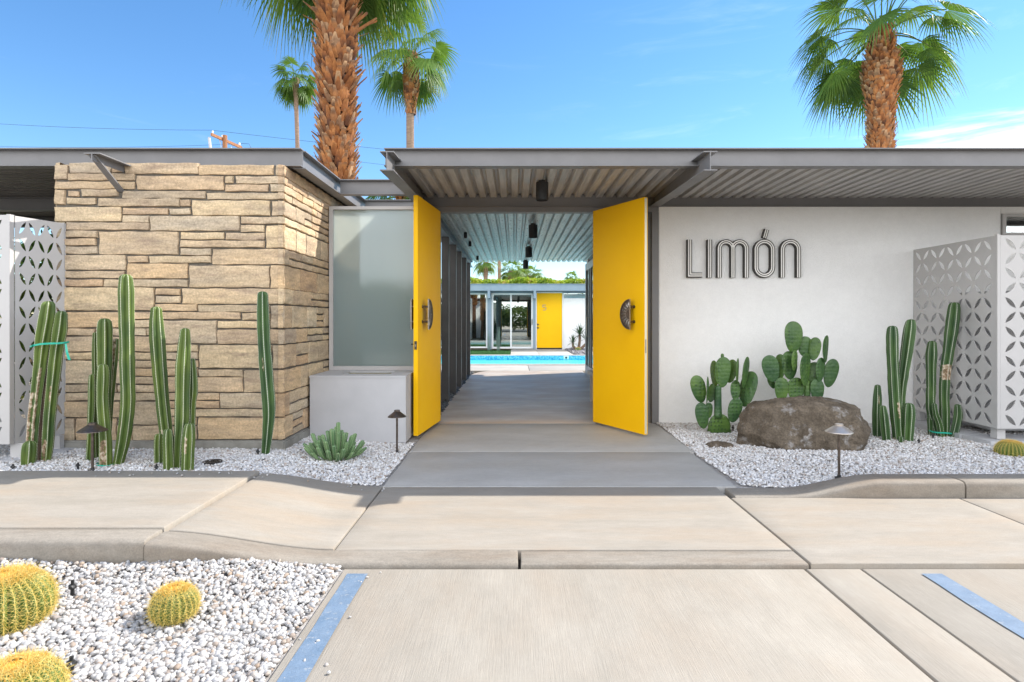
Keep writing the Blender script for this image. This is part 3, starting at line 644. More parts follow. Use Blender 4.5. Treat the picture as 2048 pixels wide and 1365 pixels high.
# black cylinder downlights
CB = []
def cyl_light(name, x, y, ztop, r, hh, label, group):
    e = empty(name, (x, y, ztop), label, 'light', group)
    mb = MB(); n = 28; prof = [(r, 0), (r, -hh), (r-.004, -hh-.001), (r-.006, -hh+.03), (.001, -hh+.032)]
    mb.lathe((x, y, ztop), prof, n); mb.build('can', M['black'], e, sharp=35)
    MB().lathe((x, y, ztop-hh+.036), [(.001, .0), (r-.007, .0), (r-.007, -.003), (.001, -.0035)], n).build('lens', M['brlight'], e)
    MB().lathe((x, y, ztop+.022), [(r*.55, -.024), (r*.55, 0)], 16).build('mount', M['black'], e)
    return e
for (x, y, z, w_) in ((.287, 6.02, 2.60, 'over the doors, nearest and largest of the row'), (.272, 8.4, 2.55, 'second in the row down the corridor ceiling'), (.275, 11.0, 2.55, 'third in the row down the corridor ceiling'), (.268, 13.5, 2.55, 'last in the row, at the pool end of the ceiling')):
    cyl_light('ceiling_light', x, y, z, .064, .182, 'large black cylinder downlight '+w_, 'large cylinder downlights')
for (x, y, w_) in ((-.757, 9.2, 'nearest of the three'), (-.765, 10.25, 'middle of the three'), (-.78, 12.6, 'farthest of the three')):
    cyl_light('accent_light', x, y, 2.562, .026, .085, 'small black accent light beside the steel fins, '+w_, 'small accent lights')
# bench in the corridor
e = empty('bench', (1.34, 8.0, 0), 'pale slab bench along the corridor wall behind the right yellow door', 'bench')
MB().box(1.09, 1.56, 7.15, 8.76, .40, .45, bev=.004).build('seat', M['benchwood'], e)
for y in (7.2, 8.66): MB().box(1.12, 1.52, y, y+.05, -.001, .399, bev=.003).build('leg', M['benchwood'], e)
# planter / water box under the glass
e = empty('planter_box', (-1.52, 6.0, .03), 'low grey rendered fountain box under the frosted glass', 'planter')
b = MB(); X0, X1, Y0, Y1, z0, z1 = -1.962, -1.040, 5.67, 6.295, .02, .662
cx0, cx1, cy0, cy1 = -1.72, -1.235, 5.90, 6.19
b.box(X0, X1, Y0, Y0+.03, z0, z1-.02); b.box(X0, X1, Y1-.03, Y1, z0, z1-.02); b.box(X0, X0+.03, Y0+.03, Y1-.03, z0, z1-.02); b.box(X1-.03, X1, Y0+.03, Y1-.03, z0, z1-.02)
b.build('side_panels', M['box'], e)
b = MB(); Xa, Xb, Ya, Yb = X0-.004, X1+.004, Y0-.006, Y1
b.box(Xa, Xb, Ya, cy0, z1-.02, z1, bev=.002).box(Xa, Xb, cy1, Yb, z1-.02, z1, bev=.002).box(Xa, cx0, cy0, cy1, z1-.0198, z1-.0002).box(cx1, Xb, cy0, cy1, z1-.0198, z1-.0002); b.build('top_slab', M['box'], e)
b = MB().box(cx0-.01, cx1+.01, cy0-.01, cy1+.01, .50, .51).box(cx0-.012, cx0, cy0, cy1, .5, z1-.02).box(cx1, cx1+.012, cy0, cy1, .5, z1-.02).box(cx0, cx1, cy1, cy1+.012, .5, z1-.02).box(cx0, cx1, cy0-.012, cy0, .5, z1-.02); b.build('basin', mat('basin_olive', (.13, .115, .02), (.22, .19, .04), 20, .7), e)  # basin lining in mottled olive, darker than the box
MB().add([(cx0, cy0, .57), (cx1, cy0, .57), (cx1, cy1, .57), (cx0, cy1, .57)], [(0, 1, 2, 3)]).build('water', M['water'], e)
# ============================================================ SIGN
SG = empty('sign', (2.65, YW, 1.9), 'large striped bronze and white letters reading LIMON with an accent on the white wall', 'sign')
def sp(tx, ty): return ((1360+tx/8.192-1028)/F*YW, CAMZ-(450+ty/8.192-640)/F*YW)
def ribbon(mb, path, off, hw, y0, y1, closed=False):
    n = len(path); L = []; Rr = []
    for i in range(n):
        a = path[(i-1) % n] if (closed or i > 0) else None; b = path[(i+1) % n] if (closed or i < n-1) else None; p = path[i]
        def nrm(p, q): d = Vector((q[0]-p[0], q[1]-p[1])).normalized(); return Vector((-d.y, d.x))
        if a is None: m = nrm(p, b); k = 1
        elif b is None: m = nrm(a, p); k = 1
        else:
            n1_, n2_ = nrm(a, p), nrm(p, b); m = (n1_+n2_).normalized(); k = 1/max(.3, m.dot(n1_))
        L.append((p[0]+m.x*k*(off+hw), p[1]+m.y*k*(off+hw))); Rr.append((p[0]+m.x*k*(off-hw), p[1]+m.y*k*(off-hw)))
    vs = [(x, y, z) for (x, z) in L for y in (y0,)]+[(x, y0, z) for (x, z) in Rr]+[(x, y1, z) for (x, z) in L]+[(x, y1, z) for (x, z) in Rr]
    fs = []; m_ = n if closed else n-1
    for i in range(m_):
        j = (i+1) % n
        fs += [(i, j, n+j, n+i), (2*n+i, 3*n+i, 3*n+j, 2*n+j), (i, 2*n+i, 2*n+j, j), (n+i, n+j, 3*n+j, 3*n+i)]
    if not closed: fs += [(0, n, 3*n, 2*n), (n-1, 3*n-1, 4*n-1, 2*n-1)]
    mb.add(vs, fs)
def arc(cx, cy, r, a0, a1, n=18): return [(cx+r*math.cos(R(a0+(a1-a0)*i/n)), cy-r*math.sin(R(a0+(a1-a0)*i/n))) for i in range(n+1)]
letters = [
    [([(139, 252), (139, 828), (345, 828)], False)],
    [([(464, 252), (464, 870)], False)],
    [([(622, 870), (622, 397)]+arc(732.5, 397, 110.5, 180, 0)[1:]+[(843, 870)], False), ([(843, 397)]+arc(953.5, 397, 110.5, 180, 0)[1:]+[(1064, 870)], False)],
    [([(1222, 700), (1222, 416)]+arc(1356, 416, 134, 180, 0)[1:]+[(1490, 700)]+arc(1356, 700, 134, 0, -180)[1:-1], True), ([(1398, 83), (1358, 225)], False)],
    [([(1650, 868), (1650, 413)]+arc(1781, 413, 131, 180, 0)[1:]+[(1912, 868)], False)]]
for strokes in letters:
    d = MB(); wm = MB()
    for k, (path, closed) in enumerate(strokes):
        P = [sp(*q) for q in path]
        acc = (path[0] == (1398, 83)); hw = .0285 if not acc else .0265
        # keep overlapping slabs a hair apart in depth
        ribbon(d, P, 0, hw, YW+.001, YW-.045-.0012*k, closed)
        for o_ in (-.0112, .0112): ribbon(wm, P, o_, .0064, YW-.046, YW-.0485-.0006*k, closed)
    L = d.build('letter', M['letterdark'], SG); wm.build('inlay', M['letterwhite'], L)

# ============================================================ PERFORATED SCREENS
def leaf_panel(mb, O, U, V, cols, rows, cw, ch, mu, mv, Nn, th=.004, par=0):
    """flat sheet with alternating leaf-shaped holes; mu, mv blank margins"""
    O = Vector(O); U = Vector(U); V = Vector(V); Nn = Vector(Nn); W_ = cols*cw; H = rows*ch
    k = 12
    for side in (0, 1):
        off = Nn*(0 if side == 0 else -th)
        def q(pts): mb.add([O+U*a+V*b+off for a, b in pts], [tuple(range(len(pts)))])
        q([(-mu, -mv), (W_+mu, -mv), (W_+mu, 0), (-mu, 0)]); q([(-mu, H), (W_+mu, H), (W_+mu, H+mv), (-mu, H+mv)]); q([(-mu, 0), (0, 0), (0, H), (-mu, H)]); q([(W_, 0), (W_+mu, 0), (W_+mu, H), (W_, H)])
    for j in range(rows):
        for i in range(cols):
            flip = (i+j+par) % 2
            A = (.13, .13); B = (.87, .87); up = []; lo = []
            for s_ in range(k+1):
                t = s_/k; bow = .155*math.sin(math.pi*t)**.85
                x = A[0]+(B[0]-A[0])*t; y = A[1]+(B[1]-A[1])*t
                up.append((x-bow*.72, y+bow*.72)); lo.append((x+bow*.72, y-bow*.72))
            bu = [(0, 2*s_/k) if s_ <= k/2 else (2*s_/k-1, 1) for s_ in range(k+1)]; bl = [(b_, a_) for a_, b_ in bu]
            for hole, bd in ((up, bu), (lo, bl)):
                for side in (0, 1):
                    off = Nn*(0 if side == 0 else -th); vs = []
                    for (a_, b_) in hole+bd:
                        a_ = 1-a_ if flip else a_; vs.append(O+U*((i+a_)*cw)+V*((j+b_)*ch)+off)
                    mb.add(vs, [(s_, s_+1, k+2+s_, k+1+s_) for s_ in range(k)])
                vs = []
                for off in (Nn*0, Nn*-th):
                    for (a_, b_) in hole: a_ = 1-a_ if flip else a_; vs.append(O+U*((i+a_)*cw)+V*((j+b_)*ch)+off)
                mb.add(vs, [(s_, s_+1, k+2+s_, k+1+s_) for s_ in range(k)])
    W2, H2 = W_+mu, H+mv
    for (a, b, c, d) in ((-mu, -mv, W2, -mv), (W2, -mv, W2, H2), (W2, H2, -mu, H2), (-mu, H2, -mu, -mv)):
        mb.add([O+U*a+V*b, O+U*c+V*d, O+U*c+V*d-Nn*th, O+U*a+V*b-Nn*th], [(0, 1, 2, 3)])
# left enclosure
e = empty('perforated_screen', (-4.0, 4.8, .1), 'tall pale metal screen with leaf cut-outs left of the stone wall, partly in sun', 'screen', 'leaf pattern screens')
a = Vector((-3.985, 4.70, .215)); b = Vector((-3.872, 5.085, .215)); u = (b-a); L = u.length; u.normalize(); nn = Vector((u.y, -u.x, 0))
s_ = MB(); leaf_panel(s_, a+u*.03+Vector((0, 0, .02)), u, (0, 0, 1), 5, 13, (L-.04)/5, .1365, .02, .02, nn); s_.build('side_panel', M['screen'], e)
s_ = MB(); leaf_panel(s_, (-6.05, 4.665, .235), (1, 0, 0), (0, 0, 1), 15, 13, .1345, .1365, .02, .02, (0, -1, 0)); s_.build('front_panel', M['screen'], e)
MB().box(-4.015, -3.985, 4.662, 4.70, .215, 2.035, bev=.002).build('corner_post', M['screen'], e)
MB().obox(a, u, nn, (0, 0, 1), (0, .004), (-.03, 0), (0, 1.82)).obox(a, u, nn, (0, 0, 1), (L-.004, L), (-.03, 0), (0, 1.82)).build('panel_edge', M['screen'], e)
for bb in ((-4.03, -3.93, 4.72, 4.80, .10, .214), (-3.93, -3.85, 5.0, 5.05, .10, .214), (-5.2, -5.1, 4.72, 4.8, .1, .214)): MB().box(*bb).build('foot', M['screen'], e)
MB().box(-6.2, -3.86, 4.60, 4.90, .04, .100, bev=.006).box(-4.0, -3.74, 4.90, 5.12, .042, .104, bev=.006).build('base_plate', M['box'], e)
# right enclosure
e = empty('perforated_screen', (4.62, 6.2, .1), 'tall pale metal screen with leaf cut-outs against the right end of the white wall', 'screen', 'leaf pattern screens')
s_ = MB(); leaf_panel(s_, (4.625, 5.70, .17), (0, 1, 0), (0, 0, 1), 9, 13, .1235, .1405, .022, .012, (-1, 0, 0)); s_.build('side_panel', M['screen'], e)
s_ = MB(); leaf_panel(s_, (4.68, 5.640, .17), (1, 0, 0), (0, 0, 1), 15, 13, .1345, .1405, .03, .012, (0, -1, 0), par=1); s_.build('front_panel', M['screen'], e)
MB().box(4.62, 4.65, 5.640, 5.676, .155, 2.02, bev=.002).build('corner_post', M['screen'], e)
for bb in ((4.66, 4.74, 5.69, 5.77, .05, .154), (4.64, 4.70, 6.74, 6.80, .05, .154), (5.8, 5.88, 5.69, 5.77, .05, .154)): MB().box(*bb).build('foot', M['screen'], e)
MB().box(4.52, 6.9, 5.60, 5.95, -.02, .045, bev=.006).box(4.50, 4.78, 5.955, 6.84, -.02, .046, bev=.006).build('base_plate', M['box'], e)
# blank equipment cabinet inside the right enclosure
e = empty('equipment_cabinet', (5.4, 6.3, .05), 'plain grey equipment cabinet standing inside the right metal screen', 'cabinet')
MB().box(4.95, 6.4, 6.1, 6.6, .05, 1.5, bev=.01).build('body', M['box'], e); MB().box(5.0, 5.65, 6.085, 6.098, .12, 1.44, bev=.003).box(5.67, 6.35, 6.085, 6.098, .12, 1.44, bev=.003).build('door', M['screen'], e)

# ============================================================ SMALL GROUND THINGS
M['palebronze'] = mat('sky_sheen_bronze', (.50, .44, .38), (.60, .54, .48), 12, .32, metal=.6)  # cap bronze made paler; the sky's reflection is put into its colour
def path_light(x, y, z, cap, hh, label, cm='bronze'):
    e = empty('path_light', (x, y, z), label, 'light', 'bronze path lights')
    mb = MB(); r = cap/2
    mb.lathe((x, y, z+hh), [(r, -.062), (r-.001, -.058), (r*.36, -.016), (r*.30, -.014), (r*.30, -.002), (r*.28, 0), (.002, .001)], 32); mb.lathe((x, y, z+hh), [(r-.002, -.0615), (.012, -.03)], 32)
    mb.build('cap', M[cm], e, sharp=30)
    MB().tube([(x, y, z-.03), (x, y, z+hh-.03)], .0095, 14).build('stem', M['bronze'], e, sharp=40)
    MB().lathe((x, y, z-.005), [(.03, 0), (.03, .012), (.014, .016), (.012, .03)], 18).build('base', M['black'], e, sharp=40); return e
q = at(1678, 958, 4.40); path_light(q.x, q.y, .02, .19, .405, 'bronze path light with a cap toned pale for sky sheen, in the right gravel before the boulder', 'palebronze')
q = at(794, 903, 5.30); path_light(q.x, q.y, .005, .168, .385, 'dark path light standing between the fountain box and the path')
q = at(185, 943, 4.33); path_light(q.x, q.y, .09, .195, .355, 'dull bronze path light in front of the left cactus clump')
def emitter(px, py, z, h, label):
    Y = (CAMZ-z)*F/(py-640); x = (px-1028)/F*Y
    mb = MB().tube([(x, Y, z-.03), (x, Y, z+h*.45)], .008, 8).tube([(x, Y, z+h*.45), (x, Y, z+h*.62), (x+.004, Y, z+h*.66), (x+.004, Y, z+h*.7)], [.016, .016, .012, .006], 10).tube([(x, Y, z+h*.62), (x, Y, z+h)], [.006, .007], 8)
    o = mb.build('irrigation_emitter', M['black']); tag(o, label, 'emitter', 'black irrigation emitters')
for q in ((26, 941, .095, .045, 'black irrigation emitter at the far left beside the smallest fence post cactus'), (156, 938, .095, .045, 'black irrigation emitter between the tied cacti and the left path light'), (313, 941, .095, .045, 'black irrigation emitter in front of the stub cacti'), (516, 910, .09, .05, 'black irrigation emitter at the foot of the lone tall cactus'),
          (1466, 862, 0, .06, 'black irrigation emitter beside the smaller prickly pear'), (1838, 888, 0, .05, 'black irrigation emitter between the two right cactus clumps'), (1866, 876, 0, .05, 'black irrigation emitter at the foot of the right banded cactus clump'),
          (145, 1190, -.02, .065, 'black irrigation emitter right of the large barrel cactus'), (143, 1345, -.02, .055, 'black irrigation emitter beside the nearest barrel cactus')): emitter(*q)
q = at(425, 928, 4.56); o = MB()
for r in (.030, .050, .070): o.lathe((q.x, q.y, .10), [(r-.008, -.01), (r-.008, .008), (r, .008), (r, -.01)], 28)
for i in range(6): a = R(60*i); o.obox((q.x, q.y, .1), (math.cos(a), math.sin(a), 0), (-math.sin(a), math.cos(a), 0), (0, 0, 1), (.01, .066), (-.004, .004), (-.004, .006))
tag(o.build('drain_grate', M['black']), 'round black plastic drain grate sunk in the left gravel', 'drain')
# rocks
def rock(name, c, sx, sy, sz, seed, label, mt, sub=5, cuts=12, shape=None):
    bm = bmesh.new(); bmesh.ops.create_icosphere(bm, subdivisions=sub, radius=1); rn = random.Random(seed)
    pl = []
    for _ in range(cuts):
        d = Vector((rn.gauss(0, 1), rn.gauss(0, 1), rn.gauss(0, .8))).normalized(); pl.append((d, rn.uniform(.74, .93)))
    from mathutils import noise as nz
    for v in bm.verts:
        p = v.co.copy()
        for d, h in pl:
            e = p.dot(d)-h
            if e > 0: p -= d*e*.92
        if shape: p = shape(p)
        q = p*1.6+Vector((seed, seed*.7, 0))
        p += p.normalized()*(.05*nz.fractal(q*1.3, 1, 2, 5)+.022*nz.fractal(q*6, 1, 2, 4))
        v.co = (c[0]+p.x*sx, c[1]+p.y*sy, c[2]+p.z*sz)
    me = bpy.data.meshes.new(name); bm.to_mesh(me); bm.free(); o = newobj(name, me, mt, None); me.polygons.foreach_set('use_smooth', [True]*len(me.polygons)); return tag(o, label, 'rock' if sx < .3 else 'boulder')
M['boulder'] = mat('brown_boulder', (.095, .075, .054), (.185, .15, .112), 7, .9, bump=.02, bscale=26, c3=(.30, .28, .26), scale3=6, f3=(.56, .64), contrast=(.34, .66), detail=14, spec=.2, speck=.35, sscale=55)
def bshape(p):
    q = p.copy()
    if p.z > 0: q.z = p.z*(1-.22*sstep(p.x, .25, .75)-.1*sstep(-p.x, .3, .9)); 
    if p.z > .55: q.z = .55+(p.z-.55)*.55
    if p.x < 0: q.x = p.x*1.02
    return q
rock('boulder', (2.80, 5.72, .10), .635, .42, .46, 3, 'large brown lichen spotted boulder in front of the right prickly pear', M['boulder'], 6, 14, bshape)
rock('flat_rock', (1.96, 5.62, .0), .13, .09, .045, 8, 'small flat grey rock in the gravel beside the path', M['boulder'], 4, 8)

# ============================================================ COLUMNAR CACTI
def cactus_mat(name, green, dark, crest, scarc=(.30, .20, .12)):
    m = bpy.data.materials.new(name); m.use_nodes = True; t = m.node_tree; n = t.nodes; l = t.links; b = n['Principled BSDF']; b.inputs['Roughness'].default_value = .5; b.inputs['Specular IOR Level'].default_value = .4
    tc = n.new('ShaderNodeTexCoord'); mp = n.new('ShaderNodeMapping'); mp.inputs['Scale'].default_value = (4, 4, 1.3); l.new(tc.outputs['Object'], mp.inputs[0])
    nz = n.new('ShaderNodeTexNoise'); nz.inputs['Scale'].default_value = 3; nz.inputs['Detail'].default_value = 8; l.new(mp.outputs[0], nz.inputs['Vector'])
    r = n.new('ShaderNodeValToRGB'); l.new(nz.outputs[0], r.inputs[0]); r.color_ramp.elements[0].position = .3; r.color_ramp.elements[0].color = (*dark, 1); r.color_ramp.elements[1].position = .7; r.color_ramp.elements[1].color = (*green, 1)
    def att(nm): a = n.new('ShaderNodeAttribute'); a.attribute_name = nm; return a.outputs['Fac']
    def mixc(f, a, c):
        x = n.new('ShaderNodeMix'); x.data_type = 'RGBA'; l.new(f, x.inputs[0]); l.new(a, x.inputs[6])
        if isinstance(c, tuple): x.inputs[7].default_value = (*c, 1)
        else: l.new(c, x.inputs[7])
        return x.outputs[2]
    n2 = n.new('ShaderNodeTexNoise'); n2.inputs['Scale'].default_value = 38; n2.inputs['Detail'].default_value = 5; l.new(tc.outputs['Object'], n2.inputs['Vector'])
    sr = n.new('ShaderNodeValToRGB'); l.new(n2.outputs[0], sr.inputs[0]); e = sr.color_ramp.elements; e[0].position = .35; e[0].color = (scarc[0]*.45, scarc[1]*.4, scarc[2]*.35, 1); e[1].position = .65; e[1].color = (.58, .50, .38, 1); q = e.new(.5); q.color = (*scarc, 1)
    md = n.new('ShaderNodeMath'); md.operation = 'MULTIPLY_ADD'; l.new(n2.outputs[0], md.inputs[0]); md.inputs[1].default_value = 1.2; l.new(att('scar'), md.inputs[2])
    mr = n.new('ShaderNodeMapRange'); l.new(md.outputs[0], mr.inputs[0]); mr.inputs[1].default_value = 1.0; mr.inputs[2].default_value = 1.15
    c1 = mixc(mr.outputs[0], r.outputs[0], sr.outputs[0])
    c2 = mixc(att('crest'), c1, crest); l.new(c2, b.inputs['Base Color'])
    bp = n.new('ShaderNodeBump'); bp.inputs['Distance'].default_value = .002; l.new(n2.outputs[0], bp.inputs['Height']); l.new(bp.outputs[0], b.inputs['Normal'])
    return m
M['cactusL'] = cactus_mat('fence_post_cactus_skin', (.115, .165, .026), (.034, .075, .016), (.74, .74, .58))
M['cactusR'] = cactus_mat('shaded_cactus_skin', (.062, .125, .03), (.022, .06, .02), (.70, .72, .60))  # darker copy of the skin; the shade is put into its colour
def stem(name, parent, ctr, mt, ribs=6, seed=0, scars=(), flat_top=False, depth=.38, label=None, rot=None):
    """ctr: list of (Vector, radius) from base to top"""
    rn = random.Random(seed); pts = [c for c, r in ctr]; rad = [r for c, r in ctr]
    # resample
    seg = [0]; 
    for i in range(1, len(pts)): seg.append(seg[-1]+(pts[i]-pts[i-1]).length)
    Lt = seg[-1]; n = max(8, int(Lt/.010)); per = 14; m = ribs*per; rad = [q*.92 for q in rad]
    rot = rn.uniform(0, 6.28) if rot is None else rot
    def sm(i0, t, arr):
        p0 = arr[max(i0-1, 0)]; p1 = arr[i0]; p2 = arr[min(i0+1, len(arr)-1)]; p3 = arr[min(i0+2, len(arr)-1)]
        return .5*((2*p1)+(p2-p0)*t+(2*p0-5*p1+4*p2-p3)*t*t+(3*p1-p0-3*p2+p3)*t**3)
    vs = []; cr = []; scv = []; wig = rn.uniform(0, 6); base_scar = rn.uniform(.06, .20) if Lt > .3 else .05
    dome = rad[-1]*1.05
    for j in range(n+1):
        s_ = Lt*j/n
        i0 = max(k for k in range(len(seg)-1) if seg[k] <= s_+1e-9) if s_ < Lt else len(seg)-2
        t = (s_-seg[i0])/max(1e-6, seg[i0+1]-seg[i0]); c = sm(i0, t, pts); r = sm(i0, t, rad)
        r *= 1+.018*math.sin(s_*21+wig)+.012*math.sin(s_*47+wig*2)
        top = Lt-s_
        if top < dome: r *= math.sqrt(max(0, 1-((dome-top)/dome)**2))*.97+.03*(top/dome)
        dd = .16 if top < dome*.5 else depth
        for k in range(m):
            a = 2*math.pi*k/m; ph = (k % per)/per; cosr = abs(math.cos(math.pi*ph))
            rr = r*(1-depth+depth*cosr**.9); crest = 1.0 if k % per == 0 else 0.0
            if crest: rr += .0022*(1 if j % 2 else -.2)
            tw = rot+.10*math.sin(s_*1.3+wig)
            vs.append((c.x+rr*math.cos(a+tw), c.y+rr*math.sin(a+tw), c.z)); cr.append(crest*(.95 if j % 2 else .62))
            sv = max(0, .52*(1-s_/base_scar)) if s_ < base_scar else 0
            for (sz0, sz1, ang, wd) in scars:
                if sz0 < s_ < sz1:
                    da = abs((a+tw-ang+math.pi) % (2*math.pi)-math.pi)
                    if da < wd: sv = max(sv, .62*(1-(da/wd)**4)*min(1, (s_-sz0)/.03, (sz1-s_)/.03))
            scv.append(sv)
    tipz = vs[-1][2]+rad[-1]*.03; vs.append((pts[-1].x, pts[-1].y, tipz)); cr.append(0); scv.append(0)
    fs = [(j*m+k, j*m+(k+1) % m, (j+1)*m+(k+1) % m, (j+1)*m+k) for j in range(n) for k in range(m)]+[(n*m+k, n*m+(k+1) % m, (n+1)*m) for k in range(m)]
    me = bpy.data.meshes.new(name); me.from_pydata(vs, [], fs)
    for nm, ar in (('crest', cr), ('scar', scv)):
        a = me.attributes.new(nm, 'FLOAT', 'POINT'); a.data.foreach_set('value', np.array(ar, dtype=np.float32))
    me.polygons.foreach_set('use_smooth', [True]*len(me.polygons)); me.update()
    o = newobj(name, me, mt, parent)
    if label: o['label'] = label
    # spine clusters on the rib crests
    sv = MB()
    for j in range(2, n, 3):
        for k in range(0, m, per):
            p = Vector(vs[j*m+k]); c = sum((Vector(vs[j*m+q]) for q in range(0, m, per)), Vector())/ribs; d = (p-c)
            if d.length < .004 or d.y > .02: continue
            d.normalize()
            for _ in range(2):
                e = (d+Vector((rn.uniform(-.7, .7), rn.uniform(-.7, .7), rn.uniform(-.7, .7)))).normalized()*rn.uniform(.006, .011); w_ = e.cross(Vector((0, 0, 1))).normalized()*.0007
                sv.add([p-w_, p+w_, p+e], [(0, 1, 2)])
    sv.build('spines', M['spine_white'], o)['kind'] = 'stuff'
    return o
M['spine_white'] = mat('pale_spines', (.62, .60, .45), None, rough=.6)
def tilestem(off, sc, Y, raw, dy=0, zbase=None):
    """raw: (tx, ty, tr) top -> base in photo tile coordinates; returns base->top centre line"""
    out = []
    for (tx, ty, tr) in raw[::-1]:
        p = at(off[0]+tx/sc, off[1]+ty/sc, Y+dy); out.append((p, tr/sc/F*(Y+dy)))
    if zbase is not None: c, r = out[0]; out[0] = (Vector((c.x, c.y, min(c.z, zbase)-.04)), r)
    return out
T5 = ((30, 590), 3.9); T6 = ((200, 530), 3.327); T4 = ((1720, 590), 4.404)
def clump(label, T, Y, zb, stems, mt, seed, cat='cactus', name='columnar_cactus'):
    p = at(T[0][0]+stems[0][0][-1][0]/T[1], T[0][1]+stems[0][0][-1][1]/T[1], Y)
    e = empty(name, (p.x, Y, zb), label, cat, 'columnar fence post cacti')
    for i, s_ in enumerate(stems):
        raw, dy = s_[0], s_[1]; sc_ = s_[2] if len(s_) > 2 else (); lb = s_[3] if len(s_) > 3 else None
        stem('stem', e, tilestem(T[0], T[1], Y, raw, dy, zb), mt, ribs=5 if i % 3 == 2 else 6, seed=seed*17+i, scars=sc_, label=lb)
    return e
FR = -math.pi/2          # direction of the camera
zb = .09
cl = clump('two tall fence post cacti tied together with green tape beside the left metal screen', T5, 4.6, zb, [
    ([(262, 48, 52), (248, 180, 66), (215, 380, 60), (195, 560, 50), (165, 800, 46), (140, 1050, 46), (128, 1300, 40)], 0, ((.0, .62, FR-.4, .55), (.15, .80, FR+.75, .45))),
    ([(366, 125, 44), (352, 270, 54), (325, 440, 52), (305, 620, 50), (285, 800, 46), (268, 980, 46), (258, 1150, 44), (240, 1300, 36)], .03, ((.0, .24, FR+.0, .55), (.50, .66, FR+.35, .3))),
    ([(112, 1138, 44), (108, 1210, 54), (95, 1330, 44)], -.07)], M['cactusL'], 1)
stem('dead_stem', cl, tilestem(T5[0], T5[1], 4.6, [(275, 420, 16), (245, 700, 24), (205, 1000, 28), (185, 1300, 32)], .05, zb), mat('dead_cactus_wood', (.13, .085, .06), (.24, .17, .12), 9, .9, bump=.004, bscale=50, stretch=(3, 3, .5)), ribs=5, seed=5)
M['tape'] = mat('green_nursery_tape', (.01, .36, .25), (.02, .42, .30), 10, .35)
def tape(parent, c, rx, ry, tilt, wd=.014):
    mb = MB(); n = 40; vs = []
    for i in range(n):
        a = 2*math.pi*i/n; p = Vector((c.x+rx*math.cos(a), c.y+ry*math.sin(a), c.z+tilt*math.cos(a)+.004*math.sin(3*a)))
        vs += [p, p+Vector((0, 0, wd))]
    mb.add(vs, [(2*i, 2*((i+1) % n), 2*((i+1) % n)+1, 2*i+1) for i in range(n)]); return mb
c = at(30+272/3.9, 590+392/3.9, 4.6); tp = tape(cl, c, .140, .085, .016)
e1 = at(30+392/3.9, 590+385/3.9, 4.56); e2 = at(30+432/3.9, 590+510/3.9, 4.54)
tp.add([e1+Vector((-.005, 0, 0)), e1+Vector((.012, 0, .004)), e1.lerp(e2, .5)+Vector((.012, -.012, 0)), e1.lerp(e2, .5)+Vector((-.012, -.006, 0)), e2+Vector((.004, 0, 0)), e2+Vector((-.012, -.01, .004))], [(0, 1, 2, 3), (3, 2, 4, 5)])
e1 = at(30+150/3.9, 590+400/3.9, 4.56); e2 = at(30+128/3.9, 590+408/3.9, 4.5); tp.add([e1, e1+Vector((0, 0, .016)), e2+Vector((0, 0, .01)), e2], [(0, 1, 2, 3)])
tp.build('tape', M['tape'], cl)
cl = clump('leafless cactus clump of five stems with a cut scarred foot behind the left path light', T5, 4.52, zb, [
    ([(700, 182, 50), (700, 300, 64), (700, 520, 60), (700, 800, 52), (700, 1280, 42)], .10),
    ([(685, 540, 36), (685, 640, 48), (680, 800, 46), (690, 960, 48), (705, 1130, 50), (708, 1330, 52)], -.02, ((.0, .26, FR+.15, .75),)),
    ([(603, 618, 24), (603, 720, 32), (600, 900, 32), (590, 1090, 28), (575, 1245, 26)], .10),
    ([(790, 340, 18), (778, 480, 26), (755, 700, 28), (738, 900, 26), (715, 1240, 22)], .16, ((.3, 1.1, FR, .8),)),
    ([(628, 290, 20), (628, 430, 26), (632, 700, 28), (640, 1200, 26)], .2)], M['cactusL'], 2)
c = at(30+700/3.9, 590+1335/3.9, 4.5); tape(cl, Vector((c.x, 4.5, .092)), .066, .06, 0, .012).build('tape', M['tape'], cl)
clump('tallest fence post cactus, a single bright green curving column before the stone wall', T6, 4.52, zb, [([(172, 62, 40), (174, 200, 52), (176, 340, 50), (180, 520, 48), (182, 720, 48), (186, 900, 46), (172, 1060, 46), (150, 1200, 42), (112, 1315, 32)], 0, ((.26, .42, FR-.3, .25),))], M['cactusL'], 3)
clump('dull green leaning cactus column with scaly foot and a small dark offset', T6, 4.62, zb, [
    ([(375, 277, 34), (376, 400, 46), (386, 560, 50), (402, 760, 46), (420, 950, 44), (440, 1130, 42), (452, 1300, 38)], .0, ((.12, .32, FR-.35, .5),)),
    ([(392, 1122, 26), (388, 1190, 30), (390, 1280, 28)], -.06)], M['cactusL'], 4)
clump('yellow-green cactus column with two knee-high stubs at its front', T6, 4.43, zb, [
    ([(566, 420, 30), (562, 520, 44), (552, 700, 52), (548, 880, 50), (545, 1040, 50), (530, 1200, 42), (522, 1340, 38)], 0),
    ([(614, 622, 18), (620, 720, 26), (622, 840, 30), (612, 960, 26), (600, 1300, 24)], .08),
    ([(455, 1092, 26), (455, 1170, 36), (462, 1340, 38)], -.05), ([(596, 1054, 26), (590, 1150, 42), (580, 1350, 40)], -.08, ((.15, .30, FR, .35),))], M['cactusL'], 5)
clump('lone dark green cactus column at the right end of the stone wall', ((0, 280), 2.0074), 4.90, zb, [([(1055, 608, 22), (1056, 680, 27), (1060, 800, 28), (1070, 940, 30), (1080, 1080, 29), (1075, 1170, 24), (1064, 1258, 18)], 0, ((.70, .86, FR-.1, .22),))], M['cactusR'], 6)
